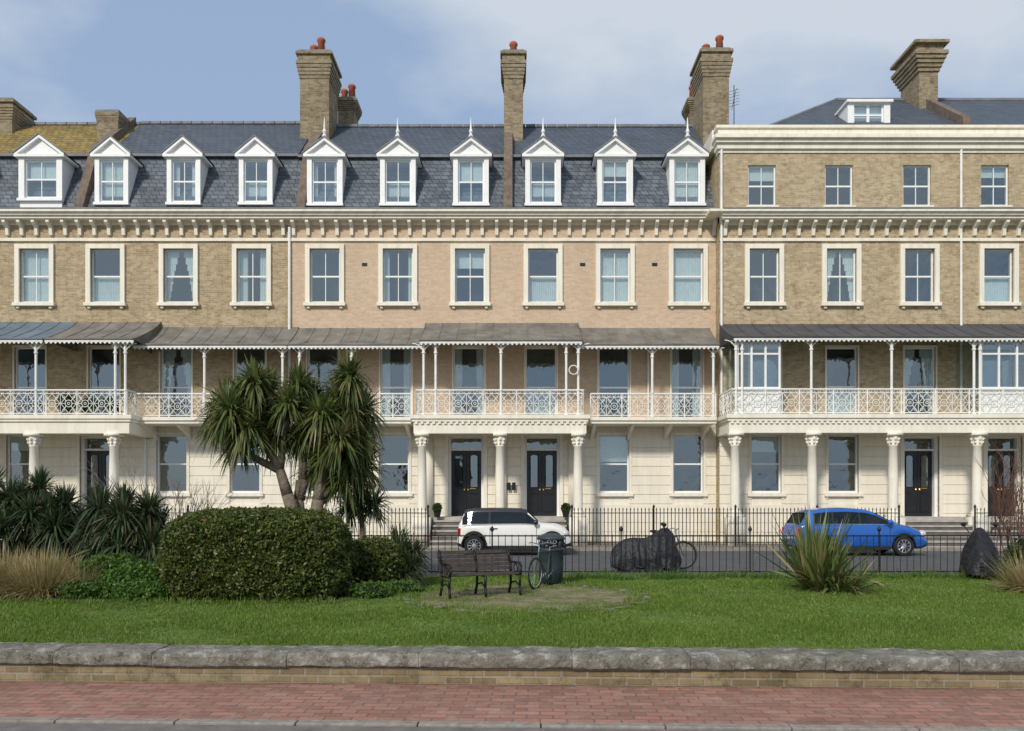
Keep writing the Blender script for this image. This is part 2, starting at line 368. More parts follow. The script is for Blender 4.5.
def dormer(g,cxp,yf,py0,py1,pyp,pyf,hw=17,mat='dormers',fin=True,style=None,lead='dormer_roofs'):
    cx=Xp(cxp,yf); s=yf/F; w=hw*s; z0=Zp(py0,yf); z1=Zp(py1,yf); zp=Zp(pyp,yf)
    iw=13.0*s*hw/17; d=g[mat]
    ops=[(cx-iw,cx+iw,z0+.1,z1-.12)]
    wall(d,cx-w,cx+w,z0-.3,z1,yf,ops,.12)
    for sx in (-1,1): d.quad((cx+sx*w,yf,z0-.3),(cx+sx*w,yf+1.7,z0-.3),(cx+sx*w,yf+1.7,z1),(cx+sx*w,yf,z1))
    d.box(cx-w-.03,cx-iw,yf-.05,yf-.002,z0,z1-.05); d.box(cx+iw,cx+w+.03,yf-.05,yf-.002,z0,z1-.05)
    d.box(cx-w-.06,cx+w+.06,yf-.12,yf+.02,z0-.02,z0+.08)
    e=.15
    d.box(cx-w-e,cx+w+e,yf-.16,yf+1.6,z1-.04,z1+.06)
    d.prism([(cx-w-e*.7,z1+.06),(cx+w+e*.7,z1+.06),(cx,zp-.1)],yf-.03,yf+.3)
    for sx in (-1,1):
        d.prism([(cx+sx*(w+e+.03),z1+.06),(cx+sx*(w+e-.12),z1+.06),(cx,zp-.12),(cx,zp)],yf-.16,yf+.1)
        g[lead].quad((cx+sx*(w+e+.05),yf-.18,z1+.08),(cx,yf-.18,zp+.02),(cx,yf+2,zp+.02),(cx+sx*(w+e+.05),yf+2,z1+.08))
        g[lead].tube((cx+sx*(w+e+.05),yf-.17,z1+.09),(cx,yf-.17,zp+.03),.03,n=4)
    if fin: d.lathe(cx,yf-.1,[(.07,zp-.05),(.10,zp+.08),(.04,zp+.14),(.08,zp+.24),(.04,zp+.34),(.012,Zp(pyf,yf))],8)
    sash(g,cx-iw,cx+iw,z0+.1,z1-.12,yf,1,style,rec=.07)
def door(g,x0,x1,z0,z1,y):
    yd=y+.3; w=g['window_frames']; zt=z1-.55
    w.box(x0,x0+.09,y+.12,yd+.05,z0,z1); w.box(x1-.09,x1,y+.12,yd+.05,z0,z1); w.box(x0+.09,x1-.09,y+.12,yd+.05,z1-.08,z1)
    w.box(x0+.09,x1-.09,y+.14,yd+.05,zt,zt+.07)
    g['window_glass'].quad((x0+.09,yd,zt+.07),(x1-.09,yd,zt+.07),(x1-.09,yd,z1-.08),(x0+.09,yd,z1-.08))
    d=g['front_doors']; xm=(x0+x1)/2; gl=g['window_glass']
    for a,b in ((x0+.09,xm-.006),(xm+.006,x1-.09)):
        d.box(a,b,yd,yd+.05,z0,zt)
        for (u,v) in ((.15,.75),(.85,1.0)):
            for q in (0,.04): d.box(a+.09+q,b-.09-q,yd-.02-q*.6,yd-q*.6,z0+u+q,z0+v-q)
        ax,bx=a+.14,b-.14; u=z0+1.12; v=zt-.24; r=(bx-ax)/2; cx=(ax+bx)/2
        arc=[(cx+r*math.cos(t),v+r*.6*math.sin(t)) for t in [math.pi*k/8 for k in range(9)]]
        gl.quad(*[(p[0],yd-.004,p[1]) for p in [(ax,u),(bx,u)]+arc])
        d.path([(p[0],yd-.015,p[1]) for p in [(ax,u),(bx,u)]+arc+[(ax,u)]],.017,4)
    br=g['door_brass']
    for sx in (-1,1): br.lathe(xm+sx*.07,yd-.04,[(.03,z0+.98),(.04,z0+1.02),(.03,z0+1.06)],8)
    br.box(xm+.14,xm+.36,yd-.045,yd-.036,z0+1.05,z0+1.09)
MATS=dict(window_frames=M['white'],window_glass=M['glass'],curtains=M['curtain'],front_doors=M['door'],door_brass=M['brass'],
 chimney_stacks=M['brick_ch'],chimney_flashing=M['lead'],chimney_pots=M['terra'],dormers=M['white'],dormer_roofs=M['lead'],
 stucco_ground_floor=M['stucco'],cornice=M['trim'],window_surrounds=M['trim'],columns=M['trim'],ironwork=M['iron_w'],
 balcony=M['trim'],canopy_grey=M['canopy'],canopy_blue=M['canopy_b'],canopy_dark=M['canopy_d'],slate_roof=M['slate'],upper_roof=M['slate_u'],
 interior=M['dark'],steps=M['stone'],step_risers=M['tread'],downpipes=M['iron_w'],roof_flashing=M['lead'],party_wall=M['upst'],aerial=M['black'],nameplates=M['black'],plain_walls=M['brick_y'])
YF=30.8; YR=30.25; YP=28.9; YB=29.5; ZBAL=4.78; ZG=1.1
def common(g,x0,x1,yf):
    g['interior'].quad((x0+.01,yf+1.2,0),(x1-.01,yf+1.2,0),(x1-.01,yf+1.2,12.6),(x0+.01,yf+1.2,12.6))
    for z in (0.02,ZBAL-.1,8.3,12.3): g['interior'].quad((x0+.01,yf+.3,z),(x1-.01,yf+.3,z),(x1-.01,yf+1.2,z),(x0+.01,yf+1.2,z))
def ZT(yf): return Zp(208.5,yf-.58)
def house_body(g,px0,px1,yf,gw,doors,fw,sw,styles={}):
    x0=Xp(px0,yf);x1=Xp(px1,yf); s=yf/F
    ztop=ZT(yf)
    o_g=[(Xp(c-15,yf),Xp(c+15,yf),Zp(493,yf),Zp(435,yf)) for c in gw]
    o_d=[(Xp(c-17.5,yf),Xp(c+17.5,yf),ZG,Zp(436,yf)) for c in doors]
    o_f=[(Xp(c-15.5,yf),Xp(c+15.5,yf),ZBAL+.02,Zp(347,yf)) for c in fw]
    o_s=[(Xp(c-15,yf),Xp(c+15,yf),Zp(303,yf),Zp(249,yf)) for c in sw]
    wall(g['stucco_ground_floor'],x0,x1,0,ZBAL,yf,o_g+o_d,.3)
    courses(g['stucco_ground_floor'],x0,x1,.15,4.1,yf,o_g+o_d)
    wall(g['brick_walls'],x0,x1,ZBAL,ztop,yf,o_f+o_s,.2)
    common(g,x0,x1,yf)
    for i,o in enumerate(o_g): sash(g,*o,yf,0,'none' if i%2 else 'blind'); surround(g['window_surrounds'],*o,yf-.0,.1,.06)
    for o in o_d:
        door(g,*o,yf); surround(g['window_surrounds'],*o,yf,.14,.08,False)
    for i,o in enumerate(o_f): sash(g,*o,yf,0,R.choice(['none','side','none','tied','half']),mid=.45); surround(g['window_surrounds'],*o,yf,.06,.03,False)
    for c,o in zip(sw,o_s): sash(g,*o,yf,styles.get(c,(1,None))[0],styles.get(c,(1,None))[1]); surround(g['window_surrounds'],*o,yf,.17,.09,True)
    c=g['cornice']; zc=Zp(218,yf-.4)
    c.box(x0,x1,yf-.07,yf+.1,Zp(241.5,yf),Zp(238.5,yf)); c.box(x0,x1,yf-.03,yf+.1,zc-.14,zc)
    c.box(x0,x1,yf-.40,yf+.3,zc,zc+.1); c.box(x0,x1,yf-.48,yf+.3,zc+.1,zc+.2); c.box(x0,x1,yf-.58,yf+.3,zc+.2,ztop+.0)
    brackets(c,x0,x1,yf,zc)
    g['roof_flashing'].box(x0,x1,yf-.6,yf+.3,ztop+.0,ztop+.04)
    return x0,x1
def mansard(g,x0,x1,yf,pyl=158,pyu=127,mat='slate_roof',um='upper_roof'):
    y1=yf+1.45; z0=ZT(yf)+.04; z1=Zp(pyl,y1); y2=yf+4.4; z2=Zp(pyu,y2)
    g[mat].quad((x0,yf+.1,z0),(x1,yf+.1,z0),(x1,y1,z1),(x0,y1,z1))
    g[um].quad((x0,y1-.12,z1+.02),(x1,y1-.12,z1+.02),(x1,y2,z2),(x0,y2,z2))
    g[um].quad((x0,y2,z2),(x1,y2,z2),(x1,y2+5,z1),(x0,y2+5,z1))
    g['roof_flashing'].box(x0,x1,y1-.2,y1-.06,z1-.04,z1+.06)
    k=int((x1-x0)/.45)
    for i in range(k):
        g['roof_flashing'].tube((x0+(x1-x0)*i/k,y2,z2+.03),(x0+(x1-x0)*(i+.93)/k,y2,z2+.04),.1,n=6)
    return y1,z0,z1,y2,z2
def pwall(g,px,yf,r,dx=.17):
    y1,z0,z1,y2,z2=r; x=Xp(px,yf)
    g['party_wall'].prismx([(yf+.05,z0),(yf+.05,z0+.35),(y1-.2,z1+.35),(y2,z2+.3),(y2,z2-.5),(y1,z1-.5)],x-dx,x+dx)
# ---- centre house
ST={325:(1,'none'),398:(1,'side'),470:(1,'blind'),543:(0,'half'),615:(1,'net'),688:(0,'net')}
hc=empty('terraced_house'); g=Grp(); mats=dict(MATS); mats['brick_walls']=M['brick_p']
x0,x1=house_body(g,289,719,YF,[321,394,614,688],[466,542],[323,396,469,541,614,687],[325,398,470,543,615,688],ST)
r=mansard(g,x0,x1,YF)
for c,stl in ((325,'side'),(398,'half'),(471,'blind'),(543,'half'),(615,'blind'),(687,'net')): dormer(g,c,YF+.3,206,157,139,119,style=stl)
for px in (300,508): pwall(g,px,YF,r)
chimney(g,300,329,YF+2.9,1.7,50,150,3); chimney(g,504,523,YF+2.9,1.4,50,150,1); chimney(g,703,729,YF+2.9,1.7,48,150,3)
chimney(g,338,354,YF+5.5,1.0,97,150,2,cap=.6); chimney(g,690,700,YF+6,1.0,97,150,1,cap=.6)
# porch
xa=Xp(414,YP);xb=Xp(586,YP)
b=g['balcony']
b.box(xa-.12,xb+.12,YP-.25,YF-.035,ZBAL-.14,ZBAL); b.box(xa-.06,xb+.06,YP-.2,YF-.035,ZBAL-.24,ZBAL-.143)
b.box(xa,xb,YP-.14,YP+.2,4.12,ZBAL-.24); b.box(xa,xa+.3,YP+.2,YF-.035,4.12,ZBAL-.24); b.box(xb-.3,xb,YP+.2,YF-.035,4.12,ZBAL-.24)
for i in range(30):
    xx=xa+.05+(xb-xa-.15)*i/29; b.box(xx,xx+.1,YP-.2,YP-.13,ZBAL-.33,ZBAL-.243)
def side_bal(px0,px1,yb):
    x0=Xp(px0,yb);x1=Xp(px1,yb); b.box(x0,x1,yb-.12,YF-.035,ZBAL-.13,ZBAL-.004); b.box(x0,x1,yb-.06,YF-.035,ZBAL-.24,ZBAL-.133)
    n=int((x1-x0)/1.4)
    for i in range(n+1):
        xx=x0+.2+(x1-x0-.4)*i/max(n,1); b.prismx([(yb,ZBAL-.24),(YF-.035,ZBAL-.24),(YF-.035,ZBAL-.75),(YF-.2,ZBAL-.6),(yb+.3,ZBAL-.36)],xx-.06,xx+.06)
    rail(g['ironwork'],(x0+.02,yb-.05),(x1-.02,yb-.05),ZBAL)
side_bal(289,411,YB); side_bal(590,716,YB)
rail(g['ironwork'],(xa+.1,YP-.12),(xb-.1,YP-.12),ZBAL,.9)
for xx in (xa+.1,xb-.1): rail(g['ironwork'],(xx,YP-.12),(xx,YB-.05),ZBAL,.9)
ZC=Zp(345,YB-.2); ZCP=Zp(341,YP-.2)
for px in (424,501,578): post(g['ironwork'],Xp(px,YP),YP-.12,ZBAL,ZCP-.05)
for px in (430,572): post(g['ironwork'],Xp(px+ (6 if px<500 else -6),YP),YP-.12,ZBAL,ZCP-.05,.2)
for px in (300,352,652,713): post(g['ironwork'],Xp(px,YB),YB-.05,ZBAL,ZC-.05)
canopy(g,Xp(420,YP),Xp(582,YP),YF,YP-.3,Zp(323,YF),ZCP,'canopy_grey')
canopy(g,Xp(289,YB),Xp(424,YB),YF,YB-.25,Zp(328,YF),ZC,'canopy_grey'); canopy(g,Xp(576,YB),Xp(718,YB),YF,YB-.25,Zp(328,YF),ZC,'canopy_grey')
for px in (422,500,578):
    x=Xp(px,YP); column(g['columns'],x,YP,ZG,4.12); g['columns'].box(x-.32,x+.32,YP-.32,YP+.32,0,ZG)
    g['columns'].box(x-.22,x+.22,YF-.15,YF-.032,ZG,4.12)
def steps(xa,xb,yt,yb=YF):
    g['steps'].box(xa,xb,yt,yb-.035,0.01,ZG-.004)
    for i in range(6):
        g['step_risers'].box(xa+.3,xb-.3,yt-.3*(i+1),yt-.3*i-.003,0.01,ZG-.17*(i+1)); 
        g['steps'].box(xa+.28,xb-.28,yt-.3*(i+1)-.03,yt-.3*i-.003,ZG-.17*(i+1)+.002,ZG-.17*(i+1)+.06)
steps(Xp(426,YP),Xp(574,YP),YP-.2+.55)
for px in (290,717): g['downpipes'].tube((Xp(px,YF),YF-.08,.1),(Xp(px,YF),YF-.08,Zp(228,YF)),.05,n=8)
g['downpipes'].path([(Xp(648,YF),YF-.08,7.9),(Xp(648,YF),YF-.08,ZBAL)],.035,6)
for px in (574,):
    g['nameplates'].box(Xp(px,YF)-.0,Xp(px,YF)+.12,YF-.05,YF-.033,2.0,2.25)
for px in (507,512): g['nameplates'].box(Xp(px,YF),Xp(px,YF)+.14,YF-.17,YF-.151,2.1,2.4)
for px in (362,580,652): g['nameplates'].box(Xp(px,YF),Xp(px,YF)+.2,YF-.02,YF-.003,Zp(266,YF),Zp(263,YF))
ya=YF+2.6; xx=Xp(734,ya); g['aerial'].tube((xx,ya,16),(xx,ya,Zp(85,ya)),.018)
for k in range(6): g['aerial'].tube((xx-.22,ya,Zp(92+k*3,ya)),(xx+.22,ya,Zp(89+k*3,ya)),.008)
g['aerial'].tube((xx-.1,ya,Zp(110,ya)),(xx+.1,ya,Zp(88,ya)),.012)
g['ironwork'].ring((Xp(573,YP),YP-.25,Zp(371,YP)),(1,0,0),(0,0,1),.16,.02,14)
finish(g,hc,mats,('columns','chimney_pots'))
# ---- left house
hl=empty('terraced_house'); g=Grp(); mats=dict(MATS); mats['brick_walls']=M['brick_y']; mats['mossy_roof']=M['slate_moss']
SL={35:(1,'net'),106:(0,'half'),179:(0,'tied'),252:(1,'side')}
x0,x1=house_body(g,-330,289,YF,[22,172,245,-190,-262],[98,-46,-118],[30,104,176,250,-40,-112,-184,-256],[35,106,179,252,-38,-110,-183,-256],SL)
xm=Xp(88,YF)
r=mansard(g,xm,x1,YF,157,124); r2=mansard(g,x0,xm,YF,157,125,um='mossy_roof')
for c in (112,184,256): dormer(g,c,YF+.3,205,157,138,136,16,fin=False)
dormer(g,41,YF+.25,201,157,136,134,21,fin=False)
for c in (-38,-110,-183,-256): dormer(g,c,YF+.3,205,157,138,136,16,fin=False)
pwall(g,78,YF,r); pwall(g,-140,YF,r)
chimney(g,97,118,YF+3,1.2,110,150,0,.06,.5); chimney(g,-12,12,YF+3.5,1.4,98,150,0,cap=.9); chimney(g,-150,-130,YF+3,1.4,60,150,3)
b=g['balcony']; xa=Xp(-122,YP);xb=Xp(131,YP)
b.box(xa-.12,xb+.12,YP-.25,YF-.035,ZBAL-.14,ZBAL); b.box(xa-.06,xb+.06,YP-.2,YF-.035,ZBAL-.24,ZBAL-.143)
b.box(xa,xb,YP-.14,YP+.2,4.12,ZBAL-.24); b.box(xb-.3,xb,YP+.2,YF-.035,4.12,ZBAL-.24)
side_bal(135,289,YB); side_bal(-330,-126,YB)
rail(g['ironwork'],(xa+.1,YP-.12),(xb-.1,YP-.12),ZBAL,.9); rail(g['ironwork'],(xb-.1,YP-.12),(xb-.1,YB-.05),ZBAL,.9)
for px in (-116,-40,38,131): post(g['ironwork'],Xp(px-(4 if px==131 else 0),YP),YP-.12,ZBAL,ZCP-.05)
post(g['ironwork'],Xp(117,YP),YP-.12,ZBAL,ZCP-.05,.2)
for px in (205,283,-200,-270): post(g['ironwork'],Xp(px,YB),YB-.05,ZBAL,ZC-.05)
canopy(g,Xp(-125,YP),Xp(48,YP),YF,YP-.3,Zp(322,YF),Zp(339,YP-.3),'canopy_blue'); canopy(g,Xp(49,YP),Xp(138,YP),YF,YP-.3,Zp(322,YF),Zp(339,YP-.3),'canopy_grey')
canopy(g,Xp(136,YB),Xp(289,YB),YF,YB-.25,Zp(327,YF),ZC,'canopy_grey'); canopy(g,Xp(-330,YB),Xp(-124,YB),YF,YB-.25,Zp(327,YF),ZC,'canopy_grey')
for px in (-118,-42,34,114):
    x=Xp(px,YP); column(g['columns'],x,YP,ZG,4.12); g['columns'].box(x-.32,x+.32,YP-.32,YP+.32,0,ZG)
steps(Xp(60,YP),Xp(112,YP),YP+.35)
g['downpipes'].tube((Xp(146,YF),YF-.08,.1),(Xp(146,YF),YF-.08,4.4),.05,n=8)
finish(g,hl,mats,('columns','chimney_pots'))
# ---- right house
hr=empty('terraced_house'); g=Grp(); mats=dict(MATS); mats['brick_walls']=M['brick_r']; mats['side_walls']=M['brick_r']; mats['slate_roof']=M['slate_u']
SR={764:(1,'none'),841:(1,'tied'),919:(1,'none'),998:(0,'half')}
x0,x1=house_body(g,719.5,1330,YR,[766,843,1080,1158],[921,1004,1236],[765,842,920,998,1077,1155,1233],[764,841,919,998,1076,1154,1232],SR)
z0=ZT(YR)+.02; z1=Zp(150,YR); zt=Zp(128,YR)
o3=[(Xp(c-14,YR),Xp(c+14,YR),Zp(206,YR),Zp(165,YR)) for c in (762,839,917,995,1073,1151,1229)]
wall(g['brick_walls'],x0,x1,z0-.05,z1+.3,YR,o3,.2)
for i,o in enumerate(o3): sash(g,*o,YR,1,'none' if i%3 else 'blind'); g['window_surrounds'].box(o[0]-.08,o[1]+.08,YR-.08,YR+.02,o[2]-.06,o[2])
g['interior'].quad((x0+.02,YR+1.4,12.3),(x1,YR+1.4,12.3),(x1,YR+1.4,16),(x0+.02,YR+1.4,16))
g['side_walls'].quad((x0,YR,0),(x0,YR+9,0),(x0,YR+9,zt),(x0,YR,zt))
c=g['cornice']; c.box(x0-.05,x1,YR-.05,YR+.3,z1-.12,z1); c.box(x0-.12,x1,YR-.14,YR+.3,z1,z1+.2); c.box(x0-.18,x1,YR-.24,YR+.3,z1+.2,z1+.33)
c.box(x0-.24,x1,YR-.35,YR+.3,z1+.33,z1+.46); c.box(x0-.08,x1,YR-.08,YR+.25,z1+.46,zt-.05); c.box(x0-.16,x1,YR-.16,YR+.3,zt-.05,zt+.05)
c.box(x0-.2,x0+.3,YR+.3,YR+9,z1+.2,zt+.06)
c.box(x0-.5,x0,YR-.58,YR+.5,Zp(218,YR-.4)+.2,ZT(YR))
# hipped roof
yb0=YR+1.0; zb0=Zp(127,yb0); yr0=YR+5.2; zr0=Zp(100,yr0); hx=Xp(768,yb0); rx=Xp(836,yr0)
g['slate_roof'].quad((hx,yb0,zb0),(x1,yb0,zb0),(x1,yr0,zr0),(rx,yr0,zr0)); g['slate_roof'].quad((hx,yb0,zb0),(rx,yr0,zr0),(hx,yr0+4,zb0))
g['slate_roof'].quad((rx,yr0,zr0),(x1,yr0,zr0),(x1,yr0+4,zb0),(hx,yr0+4,zb0))
g['roof_flashing'].quad((x0,YR+.25,zt-.1),(x1,YR+.25,zt-.1),(x1,YR+9,zt-.1),(x0,YR+9,zt-.1))
g['roof_flashing'].tube((hx,yb0,zb0),(rx,yr0,zr0),.08,n=6); g['roof_flashing'].tube((rx,yr0,zr0),(x1,yr0,zr0),.1,n=6)
yd=YR+1.6; xa=Xp(849,yd);xb=Xp(889,yd);za=Zp(128,yd);zb=Zp(103,yd)
g['dormers'].box(xa-.05,xb+.05,yd+.25,yd+3,za,zb); g['dormers'].box(xa-.12,xb+.12,yd-.12,yd+3,zb,zb+.1)
g['dormers'].box(xa-.05,xa+.2,yd,yd+.25,za,zb); g['dormers'].box(xb-.2,xb+.05,yd,yd+.25,za,zb)
xmid=(xa+xb)/2; sash(g,xa+.2,xmid,za+.1,zb,yd,0,'none'); sash(g,xmid,xb-.2,za+.1,zb,yd,0,'none')
chimney(g,919,938,YR+3.8,1.6,41,125,0,.3,1.3)
g['party_wall'].prismx([(YR+1,zb0),(YR+1,zb0+.4),(yr0,zr0+.4),(yr0,zr0-.3)],Xp(924,YR+3)+.5,Xp(924,YR+3)+.8)
YQ=28.65; b=g['balcony']; xa=Xp(728,YQ); xb=x1
b.box(xa-.12,xb,YQ-.25,YR-.035,ZBAL-.14,ZBAL); b.box(xa-.06,xb,YQ-.2,YR-.035,ZBAL-.24,ZBAL-.143)
b.box(xa,xb,YQ-.14,YQ+.2,4.12,ZBAL-.24); b.box(xa,xa+.3,YQ+.2,YR-.035,4.12,ZBAL-.24)
i=0; xx=xa+.05
while xx<xb-.2: b.box(xx,xx+.1,YQ-.2,YQ-.13,ZBAL-.33,ZBAL-.243); xx+=.2
rail(g['ironwork'],(xa+.1,YQ-.12),(xb-.1,YQ-.12),ZBAL,.9); rail(g['ironwork'],(xa+.1,YQ-.12),(xa+.1,YR-.05),ZBAL,.9)
ZQ=Zp(337,YQ-.3)
for px in (735,810,890,972,1060,1140,1220): post(g['ironwork'],Xp(px,YQ),YQ-.12,ZBAL,ZQ-.05); 
for px in (741,978): post(g['ironwork'],Xp(px,YQ),YQ-.12,ZBAL,ZQ-.05,.2)
canopy(g,Xp(731,YQ),xb,YR,YQ-.3,Zp(324,YR),ZQ,'canopy_dark')
for pa,pb in ((737,779),(980,1034)):
    xa_=Xp(pa,YQ);xb_=Xp(pb,YQ); zc0=ZBAL+.95; w=g['window_frames']
    n=3
    for k in range(n+1): xx=xa_+(xb_-xa_)*k/n; w.box(xx-.035,xx+.035,YQ-.07,YQ-.01,ZBAL,ZQ-.1)
    for zz in (ZBAL+.05,zc0,ZQ-.55,ZQ-.14): w.box(xa_,xb_,YQ-.066,YQ-.014,zz-.03,zz+.03)
    w.box(xa_,xb_,YQ-.05,YQ-.03,ZBAL+.08,zc0-.03)
    g['window_glass'].quad((xa_,YQ-.04,zc0),(xb_,YQ-.04,zc0),(xb_,YQ-.04,ZQ-.14),(xa_,YQ-.04,ZQ-.14))
    for sx in (xa_,xb_):
        g['window_glass'].quad((sx,YQ-.02,zc0),(sx,YR-.04,zc0),(sx,YR-.04,ZQ),(sx,YQ-.02,ZQ))
for px in (735,812,893,977,1060,1140,1220):
    x=Xp(px,YQ); column(g['columns'],x,YQ,ZG,4.12); g['columns'].box(x-.3,x+.3,YQ-.3,YQ+.3,0,ZG)
steps(Xp(897,YQ),Xp(1050,YQ),YQ+.35,YR)
for px in (721,960): g['downpipes'].tube((Xp(px,YR),YR-.08,5),(Xp(px,YR),YR-.08,Zp(150,YR)),.045,n=8)
finish(g,hr,mats,('columns','chimney_pots'))
# ------------------------------------------------------------------ ground
def sheet(name,pts,z,mat):
    mb=MB(); mb.quad(*[(x,y,z) for x,y in pts]); return mb.build(name,mat)
sheet('ground',[(-300,-30),(300,-30),(300,400),(-300,400)],-.14,M['paving'])
M['sea']=plain('sea_water',(.12,.17,.17),.25,var=.2,scale=.05,bump=.8,bs=.6,bd=.3)
sheet('sea',[(-1500,-1500),(1500,-1500),(1500,-30),(-1500,-30)],-.5,M['sea'])
mb=MB(); mb.box(-60,60,7.3,17.9,-.13,0.0); mb.build('lawn',M['lawn'])
mb=MB(); mb.box(-60,60,17.95,26.9,-.13,0.0); mb.build('road',M['asphalt'])
mb=MB(); mb.box(-60,60,26.95,27.1,-.13,.11); mb.build('kerb',M['kerb'])
mb=MB(); mb.box(-60,60,27.103,YF+1,-.13,.09); mb.build('pavement',M['paving'])
fr=empty('seafront_pavement',(0,7.2,0),math.radians(-2))
mb=MB(); mb.box(-40,40,-1.2,-.003,-.13,0.002); mb.build('brick_pavers',M['redpave'],fr)
mb=MB()
x=-40
while x<40: mb.box(x+.004,x+.91,-1.30,-1.203,-.13,.006); x+=.915
mb.build('kerb_stones',M['kerb'],fr,bevel=.01)
fr2=empty('seafront_road',(0,7.2,0),math.radians(-2))
mb=MB(); mb.box(-40,40,-14,-1.303,-.135,-.015); mb.build('asphalt_surface',M['asphalt2'],fr2)
wl=empty('low_boundary_wall',(0,7.2,0),math.radians(-2))
mb=MB(); mb.box(-40,40,.02,.36,0,.18); mb.build('brickwork',M['lowbrick'],wl)
mb=MB(); x=-14.0
while x<14:
    L=R.uniform(.9,1.7); nx=int(L/.03); dz=R.uniform(-.005,.007); dy=R.uniform(-.007,.007)
    sec=[(-.03,.165),(-.035,.18),(-.037,.2),(-.038,.225),(-.037,.25),(-.03,.27),(-.012,.282),(.04,.288),(.12,.291),(.22,.291),(.32,.289),(.37,.285),(.395,.265),(.4,.17)]
    i0=len(mb.v)
    for i in range(nx+1):
        xx=x+(L-.006)*i/nx; e=.006*(1 if i in (0,nx) else 0)
        for (yy,zz) in sec:
            nz=noise.noise(Vector((xx*3,yy*8,zz*8+3)))*.009+noise.noise(Vector((xx*19,yy*19,zz*20)))*.009+abs(noise.noise(Vector((xx*9,yy*11,zz*11))))*-.010
            mb.v.append((xx,yy+dy+nz*(1 if yy>.1 else -1)+(e if yy<.1 else 0),zz+dz+nz-e))
    m=len(sec)
    for i in range(nx):
        for j in range(m-1): mb.f.append((i0+i*m+j,i0+(i+1)*m+j,i0+(i+1)*m+j+1,i0+i*m+j+1))
    mb.f.append(tuple(i0+j for j in range(m))); mb.f.append(tuple(i0+nx*m+j for j in range(m))[::-1])
    x+=L
mb.build('coping_stones',M['coping'],wl,smooth=False)
# paved patch
mb=MB(); cx0,cy0,rr=.25,13.9,1.95
def edge(a,r): 
    k=1+.05*noise.noise(Vector((math.cos(a)*2,math.sin(a)*2,0))); return (cx0+r*k*math.cos(a)*1.05,cy0+r*k*math.sin(a))
mb.quad(*[(*edge(2*math.pi*i/48,rr),.012) for i in range(48)]); pp=mb.build('paved_patch',M['mossy'])
mb=MB()
for i in range(56):
    a=2*math.pi*i/56; b2=2*math.pi*(i+.93)/56
    if R.random()<.3: continue
    p=[edge(a,rr),edge(b2,rr),edge(b2,rr+.1),edge(a,rr+.1)]; h=R.uniform(.013,.028)
    mb.quad(*[(q[0],q[1],h) for q in p]); mb.quad((*p[0],h),(*p[1],h),(*p[1],0),(*p[0],0)); mb.quad((*p[2],h),(*p[3],h),(*p[3],0),(*p[2],0))
mb.build('edging_stones',M['coping'],pp)
def bed(name,poly):
    mb=MB(); mb.quad(*[(x,y,.008) for x,y in poly]); mb.build(name,M['soil'])
bed('planting_bed',[(-20,13.2),(-8,13.3),(-2.9,13.0),(-2.2,14.4),(-1.6,16.2),(-1.6,17.9),(-20,17.9)])
# ------------------------------------------------------------------ fast foliage meshes
def fast(name,verts,k,mat,parent=None,faces=None):
    verts=np.asarray(verts,dtype=np.float32).reshape(-1,3); me=bpy.data.meshes.new(name)
    if faces is None: faces=np.arange(len(verts)).reshape(-1,k)
    nf=len(faces); me.vertices.add(len(verts)); me.vertices.foreach_set('co',verts.ravel())
    me.loops.add(nf*k); me.loops.foreach_set('vertex_index',faces.astype(np.int32).ravel())
    me.polygons.add(nf); me.polygons.foreach_set('loop_start',np.arange(nf,dtype=np.int32)*k)
    me.update(calc_edges=True); me.validate(); me.materials.append(mat)
    o=bpy.data.objects.new(name,me); scene.collection.objects.link(o)
    if parent: o.parent=parent
    return o
def leafquads(P,size,asp=.5,flat=0):
    n=len(P); a=rng.normal(size=(n,3)); a/=np.linalg.norm(a,axis=1)[:,None]
    b=rng.normal(size=(n,3)); b-=a*(a*b).sum(1)[:,None]; b/=np.linalg.norm(b,axis=1)[:,None]
    s=size*rng.uniform(.6,1.3,(n,1)); A=a*s; B=b*s*asp
    return np.stack([P-A,P+B*.9-A*.1,P+A,P-B*.9-A*.1],1).reshape(-1,3)
def straps(base,az,el,L,w,droop,seg=5):
    n=len(az); t=np.linspace(0,1,seg+1); wp=np.interp(t,[0,.25,.6,.85,1],[.6,1,.85,.45,.04])
    h=np.stack([np.cos(az),np.sin(az),np.zeros(n)],1); side=np.stack([-np.sin(az),np.cos(az),np.zeros(n)],1)
    side=side+rng.normal(size=(n,3))*.3; side/=np.linalg.norm(side,axis=1)[:,None]
    V=[]
    for i,tt in enumerate(t):
        c=base+h*(L*np.cos(el)*tt*(1-.12*tt*droop))[:,None]; c[:,2]+=L*(np.sin(el)*tt-droop*tt**2)
        hw=(w*wp[i]/2)[:,None] if hasattr(w,'__len__') else w*wp[i]/2
        V.append(c-side*hw); V.append(c+side*hw)
    V=np.stack(V,1)
    f=[]
    for i in range(seg): f.append([2*i,2*i+1,2*i+3,2*i+2])
    f=np.array(f)[None]+(np.arange(n)*2*(seg+1))[:,None,None]
    return V.reshape(-1,3),f.reshape(-1,4)
def join(parts):
    V=[];Fs=[];o=0
    for v,f in parts: V.append(v);Fs.append(f+o);o+=len(v)
    return np.concatenate(V),np.concatenate(Fs)
def rosette(c,n,L,w,droop=.6,lo=-.9,hi=1.45):
    az=rng.uniform(0,2*np.pi,n); u=rng.uniform(0,1,n); el=lo+(hi-lo)*u**.8
    base=np.array(c)[None]+np.stack([.05*np.cos(az),.05*np.sin(az),rng.uniform(-.2,.06,n)],1)
    return straps(base,az,el,L*rng.uniform(.7,1.12,n),w*rng.uniform(.8,1.2,n),droop*rng.uniform(.2,1.2,n)*np.clip(1.2-np.sin(np.clip(el,0,2)),.1,1))
